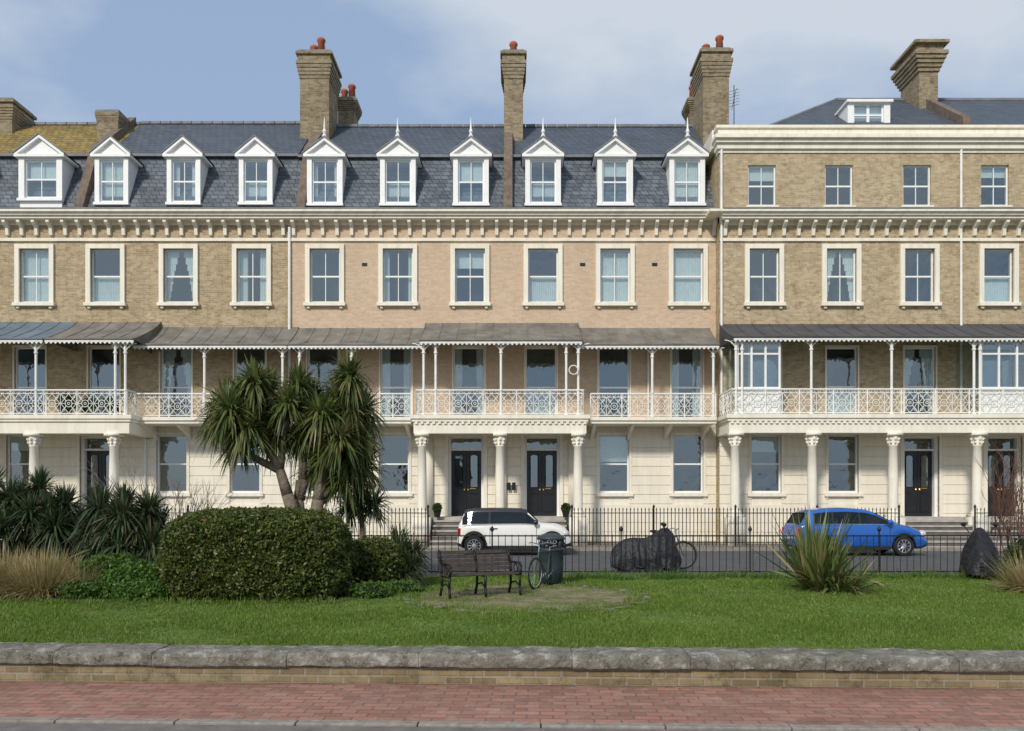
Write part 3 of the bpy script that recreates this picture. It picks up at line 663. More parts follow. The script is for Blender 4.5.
# lawn grass
n=350000
yy=rng.uniform(0,1,n)**1.5*9.6+8.0; xx=rng.uniform(-1,1,n)*(yy*.68+.6)
rad=((xx-cx0)/1.05)**2+(yy-cy0)**2; inb=rad<(rr-.02)**2
pp2=np.sin(xx*2.9+yy*1.3)+np.sin(yy*4.1-xx*1.1+2)+.7*np.sin(xx*7+yy*6)
bedm=(xx<-2.9)&(yy>13.2)|((xx<-2.0)&(yy>15)); keep=~(bedm)&(~inb|(rng.random(n)<np.where(pp2>.3,.6,.08)+.35*(rad/rr**2)**4)); 
pat=np.sin(xx*1.7+yy*.9)+np.sin(xx*.6-yy*2.3+1)+np.sin(xx*3.1+yy*3.7+2)*.6+np.sin(xx*7.3-yy*5.1)*.4
keep&=~((pat>1.0)&(rng.random(n)<.6))
xx=xx[keep];yy=yy[keep];pat=pat[keep];n=len(xx)
hh=rng.uniform(.018,.05,n)*(1-.18*pat); az=rng.uniform(0,2*np.pi,n); ww=rng.uniform(.004,.008,n)*(yy/9)
dx=np.cos(az)*ww;dy=np.sin(az)*ww; lx=rng.normal(0,.018,n);ly=rng.normal(0,.018,n)
T=np.stack([np.stack([xx-dx,yy-dy,0*xx],1),np.stack([xx+dx,yy+dy,0*xx],1),np.stack([xx+lx,yy+ly,hh],1)],1)
fast('lawn_grass',T,3,M['grass'])
def tufts(name,P,n,L,w,mat):
    idx=rng.integers(0,len(P),n); b=P[idx]+rng.normal(0,.06,(n,3))*np.array([1,1,0])
    v,f=straps(b,rng.uniform(0,6.28,n),rng.uniform(.5,1.4,n),L*rng.uniform(.5,1.2,n),w*np.ones(n),.35*rng.uniform(0,1,n),3); fast(name,v,4,mat,faces=f)
P=[(x,12.9+R.uniform(-.1,.3),0) for x in np.linspace(-12,-2.9,90)]+[(x,17.7+R.uniform(-.2,.2),0) for x in np.linspace(-1.5,13,160)]+[(*edge(a,rr+R.uniform(-.2,.2)),0) for a in np.linspace(0,6.28,60)]
tufts('edge_grass',np.array(P),9000,.14,.01,M['grass'])
# hedge and shrubs
def shell(c,rad,n,pw=2.6,amp=.09,fr=2.2,jit=.06,bottom=True):
    d=rng.normal(size=(n,3)); d/=np.linalg.norm(d,axis=1)[:,None]
    k=(np.abs(d)**pw).sum(1)**(-1/pw); P=d*k[:,None]
    nz=(np.sin(P[:,0]*fr*4.1+c[0])*np.sin(P[:,1]*fr*3.7+1)*np.sin(P[:,2]*fr*3.3+2)+.6*np.sin(P[:,0]*fr*9.3+3*np.sin(P[:,2]*5))*np.sin(P[:,2]*fr*8.1+P[:,1]*4))
    P=P*(1+amp*nz[:,None]-np.abs(rng.normal(0,jit,(n,1)))+ .02*rng.normal(size=(n,1)))
    return P*np.array(rad)+np.array(c)
def coremesh(name,c,rad,parent,pw=2.6,sc=.86):  # solid dark core filling the inside of the leaf shell, no branches modelled
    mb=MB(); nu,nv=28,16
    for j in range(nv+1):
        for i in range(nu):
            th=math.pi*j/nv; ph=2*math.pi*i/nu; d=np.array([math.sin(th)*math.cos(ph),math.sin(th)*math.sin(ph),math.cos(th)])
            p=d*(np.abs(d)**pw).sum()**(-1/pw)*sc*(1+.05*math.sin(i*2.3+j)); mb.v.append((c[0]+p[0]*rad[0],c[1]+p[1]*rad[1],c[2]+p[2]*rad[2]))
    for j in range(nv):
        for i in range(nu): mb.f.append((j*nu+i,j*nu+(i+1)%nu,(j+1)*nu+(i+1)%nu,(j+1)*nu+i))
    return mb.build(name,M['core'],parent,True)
def bush(name,blobs,mat,n,size,pw=2.4,amp=.09,jit=.07,asp=.55):
    e=empty(name)
    tot=sum(b[1][0]*b[1][2] for b in blobs)
    Ps=[]
    for i,(c,rad) in enumerate(blobs):
        Ps.append(shell(c,rad,int(n*rad[0]*rad[2]/tot),pw,amp,jit=jit)); coremesh('dark_inner_core',c,rad,e,pw)
    P=np.concatenate(Ps); P=P[P[:,2]>.02]
    fast('leaves',leafquads(P,size,asp),4,mat,e); return e
bush('clipped_hedge',[((-4.40,13.95,.68),(1.54,.95,.84))],M['hedge'],98000,.034,3.6,.05,.055)
bush('hedge_shrub',[((-2.65,15.2,.42),(.6,.6,.55))],M['hedge'],14000,.032,2.4,.08)
bush('low_shrub',[((-6.5,14.0,.2),(.6,.6,.38)),((-7.3,14.6,.22),(.7,.6,.45)),((-6.2,13.5,.1),(.5,.4,.22)),((-7.4,13.8,.1),(.45,.35,.2))],M['shrub'],34000,.036,2.2,.16,.1)
bush('background_shrub',[((-9.6,17.2,.4),(1.4,.5,.75)),((-12.2,17.2,.4),(1.6,.5,.8))],M['shrubd'],16000,.05,2.2,.15)
bush('small_shrub',[((-2.5,13.9,.06),(.4,.3,.2)),((-2.05,14.6,.06),(.4,.3,.16))],M['shrub'],5000,.03,2.2,.25,.15)
def cordtree(name,heads,d,trunks,mat,L=.62,n=150,w=.035,droop=.6):
    e=empty(name); parts=[]
    for px,py,dy in heads:
        y=d+dy; k=R.uniform(.85,1.12); parts.append(rosette((Xp(px,y),y,Zp(py,y)),n,L*k,w,droop))
    v,f=join(parts); fast('leaf_rosettes',v,4,mat,e,f)
    mb=MB()
    for tr in trunks:
        pts=[]
        for (px,py,dy,r) in tr:
            y=d+dy; pts.append((Vector((Xp(px,y),y,Zp(py,y))),r))
        for (a,ra),(b_,rb) in zip(pts[:-1],pts[1:]):
            mid=(a+b_)/2+Vector((R.uniform(-.03,.03),0,0)); mb.tube(a,mid,ra,(ra+rb)/2,9); mb.tube(mid,b_,(ra+rb)/2,rb,9)
    mb.build('trunk_and_limbs',M['bark'],e,True)
H=[(350,374,.1),(338,396,.5),(243,396,0),(268,388,.5),(288,402,-.2),(222,420,.3),(247,425,-.4),(276,430,.2),(312,394,.6),(322,412,-.3),(350,412,.1),(362,408,.6),(303,430,.4),(340,436,-.3),(326,452,.2),(350,458,.3),(230,408,-.5),(298,384,.2),(360,436,.3),(262,405,.7),(238,440,.3),(345,392,.7),(255,380,-.2),(318,466,.6),(342,476,.4),(362,462,.5),(225,402,.4)]
B=(300,560,0,.16)
TR=[[B,(296,520,0,.14),(280,470,0,.09),(262,440,0,.07),(240,398,0,.05)],[(280,470,0,.09),(250,455,.1,.06),(222,424,.3,.05)],[(262,440,0,.07),(255,430,-.3,.05)],[(280,470,0,.08),(285,430,0,.06),(290,405,0,.05)],[(285,430,0,.06),(268,395,.4,.05)],
 [(312,560,0,.15),(318,500,.1,.12),(326,460,.2,.09),(335,420,.2,.07),(343,395,.4,.05),(352,372,.1,.05)],[(326,460,.2,.08),(312,430,.3,.06),(312,397,.5,.05)],[(335,430,.2,.06),(350,418,.1,.05),(367,410,.5,.04)],[(326,465,.2,.07),(345,445,0,.05)],
 [(300,500,.2,.1),(303,460,.3,.08),(305,438,.4,.06)],[(300,520,.2,.12),(300,480,.2,.08)],[(318,500,.1,.08),(345,475,.3,.05)],[(318,505,.2,.08),(355,470,.4,.05)]]
cordtree('cordyline_palm_tree',H,15.6,TR,M['cord'],.57,290,.042,.85)
cordtree('small_cordyline',[(360,492,0),(350,504,.3),(372,502,-.2)],16.6,[[(362,560,0,.07),(360,495,0,.05)]],M['cordd'],.5,200,.035,.5)
cordtree('low_cordyline_clump',[(10,498,0),(40,486,.4),(65,503,0),(30,512,-.4),(5,525,-.3),(55,525,-.4),(25,500,.3),(-20,500,0),(75,522,.3),(50,508,-.2),(-10,485,.2)],17,[[(30,570,0,.1),(35,500,0,.06)],[(30,560,0,.08),(60,510,0,.05)],[(28,560,0,.08),(8,500,0,.05)]],M['cordd'],.58,230,.042,.65)
cordtree('low_cordyline_clump',[(100,508,0),(125,502,.3),(148,508,0),(110,528,-.3),(138,530,-.3),(158,525,.2),(92,530,.1),(122,515,-.4),(120,545,-.5),(150,545,-.4),(100,550,-.4)],16,[[(125,580,0,.1),(125,520,0,.06)],[(120,580,0,.08),(100,520,0,.05)],[(128,580,0,.08),(150,520,0,.05)]],M['cordd'],.54,240,.042,.75)
cordtree('spiky_shrub',[(402,550,0),(395,562,-.3),(410,566,-.2),(388,552,.2),(404,574,-.4),(414,552,.1),(398,542,.3)],15.6,[[(402,580,0,.05),(402,555,0,.04)]],M['cordd'],.40,230,.026,.5)
def tussock(name,c,n,L,w,spread,mat,droop=.5,lo=.5,hi=1.5,seg=5):
    az=rng.uniform(0,2*np.pi,n); el=rng.uniform(lo,hi,n); r=spread*np.sqrt(rng.uniform(0,1,n))
    b=np.stack([c[0]+r*np.cos(az),c[1]+r*np.sin(az),np.zeros(n)+c[2]],1)
    v,f=straps(b,az+rng.normal(0,.3,n),el,L*rng.uniform(.55,1.1,n),w*rng.uniform(.7,1.2,n),droop*rng.uniform(0,1.3,n)*np.clip(1.3-np.sin(el),.1,1),seg)
    return v,f
v,f=join([tussock('',(5.75,14.9,0),170,1.5,.065,.2,None,.5,.55,1.5),tussock('',(6.0,14.8,0),170,1.05,.055,.35,None,.9,.1,1.3),tussock('',(5.6,15.0,0),80,1.75,.06,.12,None,.3,.85,1.5)])
fast('flax_plant',v,4,M['phorm'],faces=f)
v,f=join([tussock('',(-8.15,13.9,0),2600,.92,.014,.32,None,.75,.5,1.5,4),tussock('',(-7.6,14.1,0),1300,.75,.014,.25,None,.8,.4,1.5,4),tussock('',(-8.9,14.0,0),2400,.95,.014,.35,None,.75,.5,1.5,4)])
fast('pampas_grass',v,4,M['pampas'],faces=f)
v,f=tussock('',(9.6,14.6,0),1500,.9,.012,.4,None,.8,.3,1.5,4); fast('pampas_grass',v,4,M['pampas'],faces=f)
v,f=join([tussock('',(x,17.3+R.uniform(-.3,.2),0),R.randint(40,120),R.uniform(.15,.4),.014,.3,None,.8,.3,1.4,3) for x in np.linspace(1.5,12,38)]); fast('verge_plants',v,4,M['shrub'],faces=f)
def twiggy(name,base,n,h,mat,r0=.02,spread=.5):
    mb=MB()
    def br(p,d,L,r,k):
        q=p+d*L; mb.tube(p,q,r,r*.7,4)
        if k==0: return
        for _ in range(R.choice([2,3])):
            nd=(d+Vector((R.uniform(-spread,spread),R.uniform(-spread,spread),R.uniform(-.1,.5)))).normalized(); br(q,nd,L*R.uniform(.6,.9),r*.68,k-1)
    for _ in range(n):
        d=Vector((R.uniform(-.5,.5),R.uniform(-.4,.4),1)).normalized()
        br(Vector(base)+Vector((R.uniform(-.25,.25),R.uniform(-.2,.2),0)),d,h*R.uniform(.25,.38),r0,4)
    mb.build(name,mat)
twiggy('bare_shrub',(-7.6,17.6,0),6,2.3,M['twigg'],.018)
twiggy('bare_shrub',(10.6,16,0),9,1.7,M['twig'],.014); twiggy('bare_shrub',(11.5,18.5,0),9,2.6,M['twig'],.018)
bush('dark_shrub',[((10.9,16.3,.4),(.8,.6,.6))],M['shrubd'],9000,.04,2.2,.2,.2)
# ------------------------------------------------------------------ fences
def fence(name,x0,x1,y,z,h,sp,r,skips=(),spear=True,postsp=2.4,rails=(.12,.92)):
    mb=MB(); x=x0
    def ok(x): return not any(a<x<b for a,b in skips)
    while x<x1:
        if ok(x):
            mb.tube((x,y,z+.05),(x,y,z+h),r,n=4)
            if spear: mb.tube((x,y,z+h),(x,y,z+h+.1),r*1.9,.002,4)
        x+=sp
    edges=[x0]+[q for s in sorted(skips) for q in s]+[x1]
    for a,b in zip(edges[::2],edges[1::2]):
        for k in rails: mb.box(a,b,y-.02,y+.02,z+h*k-.015,z+h*k+.015)
        n=max(1,int((b-a)/postsp))
        for i in range(n+1):
            xx=a+(b-a)*i/n; mb.tube((xx,y,z),(xx,y,z+h+.08),r*2.2,n=6); mb.lathe(xx,y,[(.01,z+h+.06),(.045,z+h+.1),(.045,z+h+.13),(.005,z+h+.2)],8)
    return mb.build(name,M['black'])
fence('area_railings',-22,24,27.9,.09,1.28,.13,.014,((Xp(428,27.9),Xp(572,27.9)),(Xp(899,27.9),Xp(975,27.9)),(Xp(62,27.9),Xp(108,27.9))))
fence('lawn_railings',-12,14,17.92,0,.92,.15,.008,(),False,2.7,(.1,.97))
# ------------------------------------------------------------------ vehicles
def paint(name,col,rough=.25):
    t=NT(name); b=t.bsdf(col,rough,0,spec=.5); b.inputs['Coat Weight'].default_value=.6; b.inputs['Coat Roughness'].default_value=.05; return t.done(b)
M['tyre']=plain('tyre_rubber',(.02,.02,.02),.85); M['alloy']=plain('alloy_wheel',(.5,.5,.52),.35,.8,var=.05)
M['cglass']=glassm('car_glass',.06,(.03,.035,.035)); M['lampg']=paint('lamp_lens',(.55,.55,.57),.1); M['redl']=paint('red_lens',(.4,.01,.01),.15); M['plate']=plain('number_plate',(.7,.7,.65),.5,var=.05)
M['bplastic']=plain('black_plastic',(.02,.02,.022),.6); M['seat']=plain('seat_fabric',(.04,.04,.045),.9); M['chrome']=plain('chrome',(.7,.7,.72),.15,1,var=.02)
def car(name,loc,rz,L,W,body,roofm,roof,belt,wh,wr,wins,wsx,rearx,trim=.06,arches=False):
    e=empty(name,loc,rz); ns=int(L/.03); rx=[a for a,_ in roof]; rz_=[b for _,b in roof]; bx=[a for a,_ in belt]; bz=[b for _,b in belt]
    V=[];Fc=[];Mi=[]; m=11
    xs=np.linspace(0,L,ns+1)
    def half(x): u=abs(2*x/L-1); return W/2*(1-.05*u**2-.17*u**8)
    for x in xs:
        zt=float(np.interp(x,rx,rz_)); zb=min(float(np.interp(x,bx,bz)),zt-.012); w=half(x)
        z0=.2+.10*(abs(2*x/L-1))**8; inar=0
        for c in wh:
            dd=abs(x-c)
            if dd<wr+.05: z0=max(z0,.3+math.sqrt(max(0,(wr+.05)**2-dd*dd))-.02); inar=1
        z0=min(z0,zb-.05)
        k=min(1,max(0,(zt-zb)/.42)); wt=w*(.88-.12*k)
        ze=zt-.05*min(1,(zt-zb)/.1)
        pts=[(w*.93 if not inar else w*.985,z0),(w*.985,z0+min(trim,(zb-z0)*.5)),(w,z0+(zb-z0)*.55),(w*.985,zb-(zb-z0)*.12),(w*.955,zb)]
        a=(w*.95,zb);bq=(wt,ze)
        for t in (.07,.86,1.0): pts.append((a[0]+(bq[0]-a[0])*t,a[1]+(bq[1]-a[1])*t))
        pts+=[(wt*.93,zt-.012),(wt*.6,zt+.004),(0,zt+.012)]
        for (yy,zz) in pts: V.append((x-L/2,-yy,zz))
        for (yy,zz) in pts[:-1][::-1]: V.append((x-L/2,yy,zz))
    q=2*m-1
    for i in range(ns):
        xm=(xs[i]+xs[i+1])/2
        for j in range(q-1):
            jj=j if j<m-1 else q-2-j
            mi=0
            if jj==0: mi=2
            if jj==5:
                if any(a<xm<b for a,b in wins): mi=1
                elif wins[0][0]<xm<wins[-1][1]: mi=2
            if jj>=7 and (wsx[0]<xm<wsx[1] or rearx[0]<xm<rearx[1]) : mi=1
            if jj>=6 and wsx[0]>=xm>=rearx[1]: mi=3
            Fc.append((i*q+j,(i+1)*q+j,(i+1)*q+j+1,i*q+j+1)); Mi.append(mi)
    Fc.append(tuple(range(q))); Mi.append(0); Fc.append(tuple(ns*q+k for k in range(q))[::-1]); Mi.append(0)
    me=bpy.data.meshes.new('body_shell'); me.from_pydata(V,[],Fc); me.update()
    for mm in (body,M['cglass'],M['bplastic'],roofm): me.materials.append(mm)
    me.polygons.foreach_set('material_index',Mi); me.polygons.foreach_set('use_smooth',[True]*len(Mi))
    o=bpy.data.objects.new('body_shell',me); scene.collection.objects.link(o); o.parent=e
    mb=MB(); mb.box(-L/2+.15,L/2-.15,-W/2+.22,W/2-.22,.22,.62); mb.box(-L/2+.4,L/2-1.1,-W/2+.12,W/2-.12,.62,.84); mb.build('underbody_and_interior',M['bplastic'],e)
    mb=MB()
    for xc in (L*.36,L*.58):
        for sy in (-1,1): mb.box(xc-L/2-.1,xc-L/2+.08,sy*.36-.22,sy*.36+.22,.6,1.05); mb.box(xc-L/2-.06,xc-L/2+.04,sy*.36-.12,sy*.36+.12,1.07,1.22)
    mb.build('seats',M['seat'],e,bevel=.03)
    ty=MB();al=MB();ar=MB()
    for c in wh:
        for sy in (-1,1):
            y0=sy*(W/2-.03); cx=c-L/2
            if arches:
                ar.path([(cx+(wr+.06)*math.cos(t),sy*(half(c+(wr+.06)*math.cos(t))*.985),.29+(wr+.06)*math.sin(t)) for t in [math.pi*(k-.3)/11.4 for k in range(13)]],.026,6)
            def ringy(mb,prof,n=26):
                i0=len(mb.v)
                for rr_,yy in prof:
                    for k in range(n): a=2*math.pi*k/n; mb.v.append((cx+rr_*math.cos(a),y0-sy*yy,.305+rr_*math.sin(a)))
                for j in range(len(prof)-1):
                    for k in range(n): mb.f.append((i0+j*n+k,i0+j*n+(k+1)%n,i0+(j+1)*n+(k+1)%n,i0+(j+1)*n+k))
            ringy(ty,[(.2,.02),(.215,0),(.28,0),(.3,.02),(.305,.05),(.305,.17),(.28,.2),(.0,.2)]); ringy(ty,[(.2,.03),(.0,.09)])
            ringy(al,[(.205,.03),(.205,.005),(.185,.005),(.18,.05)]); ringy(al,[(.05,.01),(0,.0)])
            for k in range(10):
                a=k*math.pi/5; al.tube((cx+.03*math.cos(a),y0-sy*.02,.305+.03*math.sin(a)),(cx+.19*math.cos(a),y0-sy*.02,.305+.19*math.sin(a)),.018,.014,5)
    ty.build('tyres',M['tyre'],e,True); al.build('wheels',M['alloy'],e); ar.build('wheel_arch_trims',M['bplastic'],e,True)
    mb=MB(); bl=float(np.interp(L*.5,bx,bz))
    for sy in (-1,1):
        for sx in (wins[0][1]+.03,wins[-1][1]-.02):
            y0=sy*(half(sx)*1.0+.002); mb.box(sx-L/2-.006,sx-L/2+.006,min(y0,y0-sy*.02),max(y0,y0-sy*.02),.36,bl-.06)
        y0=sy*(half(L/2)+.004); mb.box(-L*.2,L*.2,min(y0,y0-sy*.03),max(y0,y0-sy*.03),.20,.31)
    mb.build('door_seams',M['bplastic'],e)
    mb=MB()
    for sy in (-1,1):
        sx=wins[-1][1]-L/2-.05; mb.lathe(sx,sy*(W/2+.08),[(.02,bl+.0),(.08,bl+.03),(.09,bl+.09),(.07,bl+.14),(.01,bl+.16)],10); mb.tube((sx,sy*(W/2-.06),bl+.02),(sx,sy*(W/2+.06),bl+.05),.02)
    mb.build('mirrors',roofm,e,True)
    mb=MB()
    for sy in (-1,1): mb.box(wins[0][1]-L/2+.1,wins[0][1]-L/2+.26,sy*(W/2+.002)-.012,sy*(W/2+.002)+.012,bl-.12,bl-.09); mb.box(wins[0][0]-L/2,wins[-1][1]-L/2,sy*(W*.476)-.008,sy*(W*.476)+.008,bl+.0,bl+.018)
    mb.build('chrome_trim',M['chrome'],e)
    hl=MB();tl=MB();pl=MB()
    for sy in (-1,1):
        hx=L/2-.17; hl.lathe(hx,sy*(W/2-.2),[(.02,.56),(.11,.6),(.135,.68),(.1,.76),(.02,.79)],12)
        tl.box(-L/2+.01,-L/2+.10,sy*(W/2-.17)-.05,sy*(W/2-.17)+.05,.62,.84)
    pl.box(L/2-.01,L/2+.012,-.26,.26,.36,.47); pl.box(-L/2-.012,-L/2+.01,-.26,.26,.5,.61)
    hl.build('headlights',M['lampg'],e,True); tl.build('tail_lights',M['redl'],e,bevel=.01); pl.build('number_plates',M['plate'],e)
    return e
wp=paint('cream_white_car_paint',(.78,.77,.72)); bp=paint('blue_car_paint',(.01,.10,.42)); rp=paint('black_roof_paint',(.02,.02,.022))
# compact upright hatchback: short bonnet, near-vertical tail, tall dark glasshouse, contrasting dark roof
car('parked_hatchback_car',(Xp(514,24.7),25.4,0),0,3.5,1.68,wp,rp,
 [(0,.50),(.01,.7),(.03,.95),(.08,1.06),(.20,1.34),(.28,1.42),(.5,1.455),(1.3,1.47),(1.95,1.45),(2.12,1.41),(2.22,1.34),(2.5,1.07),(2.56,1.02),(2.95,.985),(3.2,.93),(3.36,.85),(3.45,.70),(3.5,.5)],
 [(0,.48),(.01,.68),(.04,.90),(.12,.93),(2.48,.95),(2.95,.91),(3.2,.84),(3.36,.76),(3.5,.48)],[.52,2.92],.33,[(.16,.98),(1.02,2.46)],(2.16,2.5),(.07,.22),.10,True)
car('parked_hatchback_car',(Xp(861,24.6),25.2,0),0,4.0,1.72,bp,bp,
 [(0,.55),(.03,.8),(.08,.95),(.3,1.30),(.5,1.40),(.9,1.45),(1.5,1.47),(2.1,1.43),(2.4,1.34),(2.95,1.04),(3.1,.99),(3.5,.9),(3.8,.76),(3.95,.6),(4.0,.5)],
 [(0,.53),(.03,.78),(.1,.95),(2.9,.96),(3.5,.84),(3.8,.72),(4.0,.48)],[.68,3.22],.32,[(.5,1.05),(1.1,1.85),(1.92,2.80)],(2.42,2.93),(.1,.34))
# ------------------------------------------------------------------ street furniture
M['wood']=plain('dark_bench_wood',(.055,.042,.036),.7,var=.4,scale=9,bump=40)
e=empty('park_bench',(Xp(481,13.75),13.95,.012),math.radians(24),.86); s=MB(); Lb=1.62
for k in range(5): s.box(-Lb/2,Lb/2,-.22+k*.095,-.22+k*.095+.075,.43+.0*k,.455)
s.build('seat',M['wood'],e,bevel=.006); s=MB()
for k in range(5):
    y=.26+.035*k; z=.5+k*.085; s.prismx([(y,z),(y+.025,z-.005),(y+.05,z+.06),(y+.025,z+.065)],-Lb/2,Lb/2)
s.build('backrest',M['wood'],e); i=1
for x in (-Lb/2+.05,0,Lb/2-.05):
    s=MB(); s.path([(x,-.25,0),(x,-.2,.2),(x,-.23,.42)],.028,6); s.path([(x,.34,0),(x,.24,.22),(x,.25,.42)],.028,6); s.tube((x,-.24,.42),(x,.26,.42),.025,n=6)
    s.path([(x,.25,.42),(x,.32,.7),(x,.42,.92)],.025,6)
    if x: s.path([(x,-.23,.42),(x,-.27,.6),(x,-.2,.67),(x,.1,.66),(x,.32,.68)],.025,6); s.ring((x,.0,.54),(0,1,0),(0,0,1),.09,.014,12)
    s.path([(x,-.2,.2),(x,0,.27),(x,.24,.22)],.018,5)
    s.build('leg_%d'%i,M['black'],e,True); i+=1
e=empty('litter_bin',(Xp(551,15.9),15.95,.0)); M['binp']=plain('slate_grey_bin',(.035,.05,.062),.45,var=.15)
s=MB(); s.lathe(0,0,[(.2,.0),(.2,.05),(.235,.06),(.25,.4),(.25,.68),(.265,.69),(.265,.73),(.25,.74)],20); s.build('body',M['binp'],e,True)
s=MB(); s.lathe(0,0,[(.265,.9),(.285,.905),(.285,.94),(.2,1.0),(.1,1.025),(.0,1.03)],20)
for k in range(4): a=math.pi/4+k*math.pi/2; s.tube((.22*math.cos(a),.22*math.sin(a),.7),(.24*math.cos(a),.24*math.sin(a),.92),.035,n=6)
s.build('hood',M['binp'],e,True)
s=MB(); s.lathe(0,0,[(.2,.6),(.2,.745)],16); s.build('liner',M['black'],e)
M['bikep']=plain('bike_frame_paint',(.06,.09,.08),.3)
def bicycle(loc,rz,sc=1):
    e=empty('bicycle',loc,rz,sc); t=MB();f=MB();c=MB(); X=(1,0,0);Z=(0,0,1)
    for wx in (-.52,.52):
        t.ring((wx,0,.34),X,Z,.325,.019,28,6); c.ring((wx,0,.34),X,Z,.3,.010,28,4)
        for k in range(16):
            a=k*math.pi/8; c.tube((wx,0,.34),(wx+.3*math.cos(a),0,.34+.3*math.sin(a)),.003,n=3)
        f.ring((wx,0,.34),X,Z,.36,.008,16,4)
    bb=(-.08,0,.28);se=(-.2,0,.78);he=(.36,0,.8);hb=(.4,0,.66)
    for a,b in ((bb,se),(bb,hb),(se,he),(he,hb),(se,(-.52,0,.34)),(bb,(-.52,0,.34)),(hb,(.52,0,.34))): f.tube(a,b,.018,n=6)
    c.tube(he,(.34,0,.95),.012,n=6); c.path([(.22,-.3,.97),(.34,-.2,1.0),(.35,0,.96),(.34,.2,1.0),(.22,.3,.97)],.012,5)
    c.tube(se,(-.22,0,.9),.012); t.lathe(-.22,0,[(.03,.89),(.09,.92),(.1,.95),(.02,.97)],10)
    c.ring(bb,X,Z,.09,.01,14,4); c.tube((-.08,-.08,.28),(.05,-.08,.18),.01); c.tube((-.08,.08,.28),(-.2,.08,.38),.01)
    t.build('tyres_and_saddle',M['tyre'],e); f.build('frame',M['bikep'],e); c.build('chrome_parts',M['chrome'],e)
bicycle((Xp(546,15.45),15.5,0),math.radians(-118),.88); bicycle((Xp(664,19.5),19.7,0),math.radians(4))
M['tarp']=plain('black_tarpaulin',(.014,.015,.018),.5,var=.2,bump=9,bs=1,bd=.05,spec=.4)
def cover(loc,rz,L,Hh,W,prof,ht=.78):
    e=empty('covered_motorbike',loc,rz); mb=MB(); nu,nv=70,40
    for i in range(nu+1):
        u=i/nu; h=float(np.interp(u,[p[0] for p in prof],[p[1] for p in prof]))*Hh
        w=W*(.42+.58*math.exp(-((u-ht)/.16)**2)+.25*math.exp(-((u-.3)/.2)**2))
        hem=.06+.07*math.sin(u*9+1)**2
        for j in range(nv+1):
            a=math.pi*j/nv; ca=math.cos(a); sa=math.sin(a)
            y=-math.copysign(abs(ca)**.8,ca)*w/2*(1-.55*sa); z=hem+(h-hem)*sa**.62
            p=Vector((u*L*4,y*3,z*1.2)); nz=noise.fractal(p,1,2,4)*.05; fold=abs(math.sin(u*24+3*noise.noise(p*.7)+y*2))*.05*(1-sa*.85)
            mb.v.append(((u-.5)*L+nz*.5,y*(1+nz*1.2)+(fold)*(-1 if y<0 else 1),max(.03,z+nz*.4)))
    for i in range(nu):
        for j in range(nv): mb.f.append((i*(nv+1)+j,(i+1)*(nv+1)+j,(i+1)*(nv+1)+j+1,i*(nv+1)+j+1))
    mb.f.append(tuple(range(nv+1))); mb.f.append(tuple(nu*(nv+1)+k for k in range(nv+1))[::-1])
    mb.build('tarpaulin',M['tarp'],e,True)
    t=MB()
    for wx in (-L/2+.24,L/2-.22): t.ring((wx,0,.27),(1,0,0),(0,0,1),.22,.055,22,8)
    t.build('wheels',M['tyre'],e,True)
    t=MB(); xh=(ht-.5)*L
    for sy in (-1,1): t.tube((xh,sy*.2,Hh*.9),(xh-.02,sy*.3,Hh*1.04),.012); t.lathe(xh-.02,sy*.31,[(.02,Hh*1.02),(.055,Hh*1.05),(.055,Hh*1.09),(.01,Hh*1.11)],8)
    t.build('mirrors',M['black'],e)
cover((Xp(646,18.9),19.0,0),math.radians(-8),1.6,1.05,.9,[(0,.46),(.06,.60),(.2,.74),(.35,.77),(.5,.76),(.62,.86),(.74,.99),(.82,1.0),(.9,.84),(.96,.6),(1,.42)])
cover((Xp(983,17.3),17.4,0),math.radians(62),1.4,1.08,.75,[(0,.4),(.08,.55),(.25,.7),(.5,.72),(.66,.9),(.76,1.0),(.84,.95),(.94,.6),(1,.4)])
for px in (437,566):
    y=28.95; x=Xp(px,y); e=empty('potted_shrub',(0,0,0)); s=MB(); s.lathe(x,y+.1,[(.1,ZG),(.14,ZG+.2),(.16,ZG+.22),(.14,ZG+.22),(.02,ZG+.2)],12); s.build('pot',M['black'],e)
    P=shell((x,y+.1,ZG+.34),(.17,.17,.17),700,2,.1); fast('leaves',leafquads(P,.035),4,M['shrubd'],e); coremesh('dark_inner_core',(x,y+.1,ZG+.34),(.15,.15,.15),e,2)
bush('balcony_planter',[((Xp(62,YP),YP+.3,ZBAL+.45),(.35,.2,.4)),((Xp(85,YP),YP+.3,ZBAL+.35),(.35,.2,.35)),((Xp(105,YP),YP+.3,ZBAL+.4),(.25,.2,.35))],M['shrub'],2500,.05,2,.2,.2)
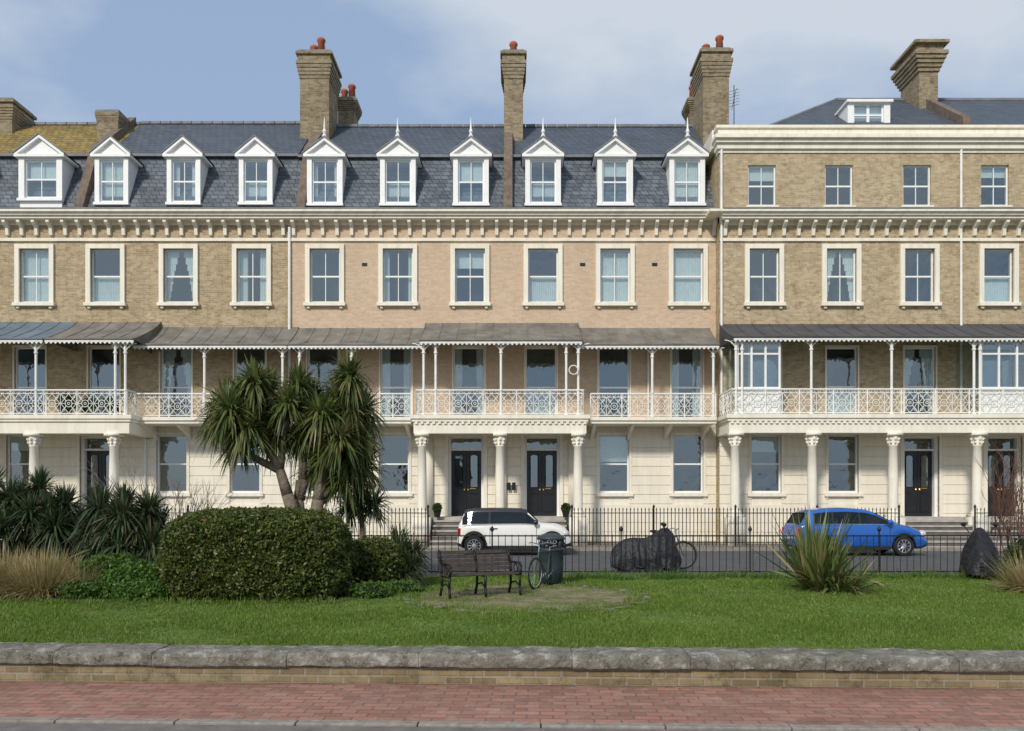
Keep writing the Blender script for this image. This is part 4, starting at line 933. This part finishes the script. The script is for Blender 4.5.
# ------------------------------------------------------------------ world, sun, camera
w=bpy.data.worlds.new('World'); scene.world=w; w.use_nodes=True; nt=w.node_tree; nt.nodes.clear()
out=nt.nodes.new('ShaderNodeOutputWorld'); bg=nt.nodes.new('ShaderNodeBackground'); sky=nt.nodes.new('ShaderNodeTexSky')
sky.sky_type='NISHITA'; sky.sun_disc=False; sky.sun_elevation=math.radians(36); sky.sun_rotation=math.radians(205); sky.dust_density=1.0
tc=nt.nodes.new('ShaderNodeTexCoord'); mp=nt.nodes.new('ShaderNodeMapping'); mp.inputs['Scale'].default_value=(1,1,2.2); mp.inputs['Location'].default_value=(.35,.2,.1)
no=nt.nodes.new('ShaderNodeTexNoise'); no.inputs['Scale'].default_value=2.6; no.inputs['Detail'].default_value=7; no.inputs['Roughness'].default_value=.5
mr=nt.nodes.new('ShaderNodeMapRange'); mr.inputs[1].default_value=.40; mr.inputs[2].default_value=.60; mr.inputs[3].default_value=.0; mr.inputs[4].default_value=.95
hz=nt.nodes.new('ShaderNodeMix'); hz.data_type='RGBA'; hz.inputs[0].default_value=.72; hz.inputs[7].default_value=(3.9,5.2,7.4,1)
mx=nt.nodes.new('ShaderNodeMix'); mx.data_type='RGBA'; mx.inputs[7].default_value=(6.2,6.8,7.6,1)
nt.links.new(tc.outputs['Generated'],mp.inputs[0]); nt.links.new(mp.outputs[0],no.inputs['Vector']); nt.links.new(no.outputs['Fac'],mr.inputs[0])
nt.links.new(sky.outputs[0],hz.inputs[6]); nt.links.new(mr.outputs[0],mx.inputs[0]); nt.links.new(hz.outputs[2],mx.inputs[6]); nt.links.new(mx.outputs[2],bg.inputs[0]); bg.inputs[1].default_value=.1
nt.links.new(bg.outputs[0],out.inputs[0])
sl=bpy.data.lights.new('sun','SUN'); sl.energy=2.9; sl.angle=math.radians(7); sl.color=(1,.94,.85)
so=bpy.data.objects.new('sun',sl); scene.collection.objects.link(so); so.rotation_euler=(math.radians(54),0,math.radians(-25))
cd=bpy.data.cameras.new('camera'); co=bpy.data.objects.new('camera',cd); scene.collection.objects.link(co); scene.camera=co
co.location=(0,0,HC); co.rotation_euler=(math.radians(90),0,0); cd.sensor_width=36; cd.lens=36*F/1024; cd.shift_y=(HZ-365.5)/1024; cd.clip_end=4000
scene.view_settings.view_transform='Standard'; scene.view_settings.look='None'; scene.view_settings.exposure=0
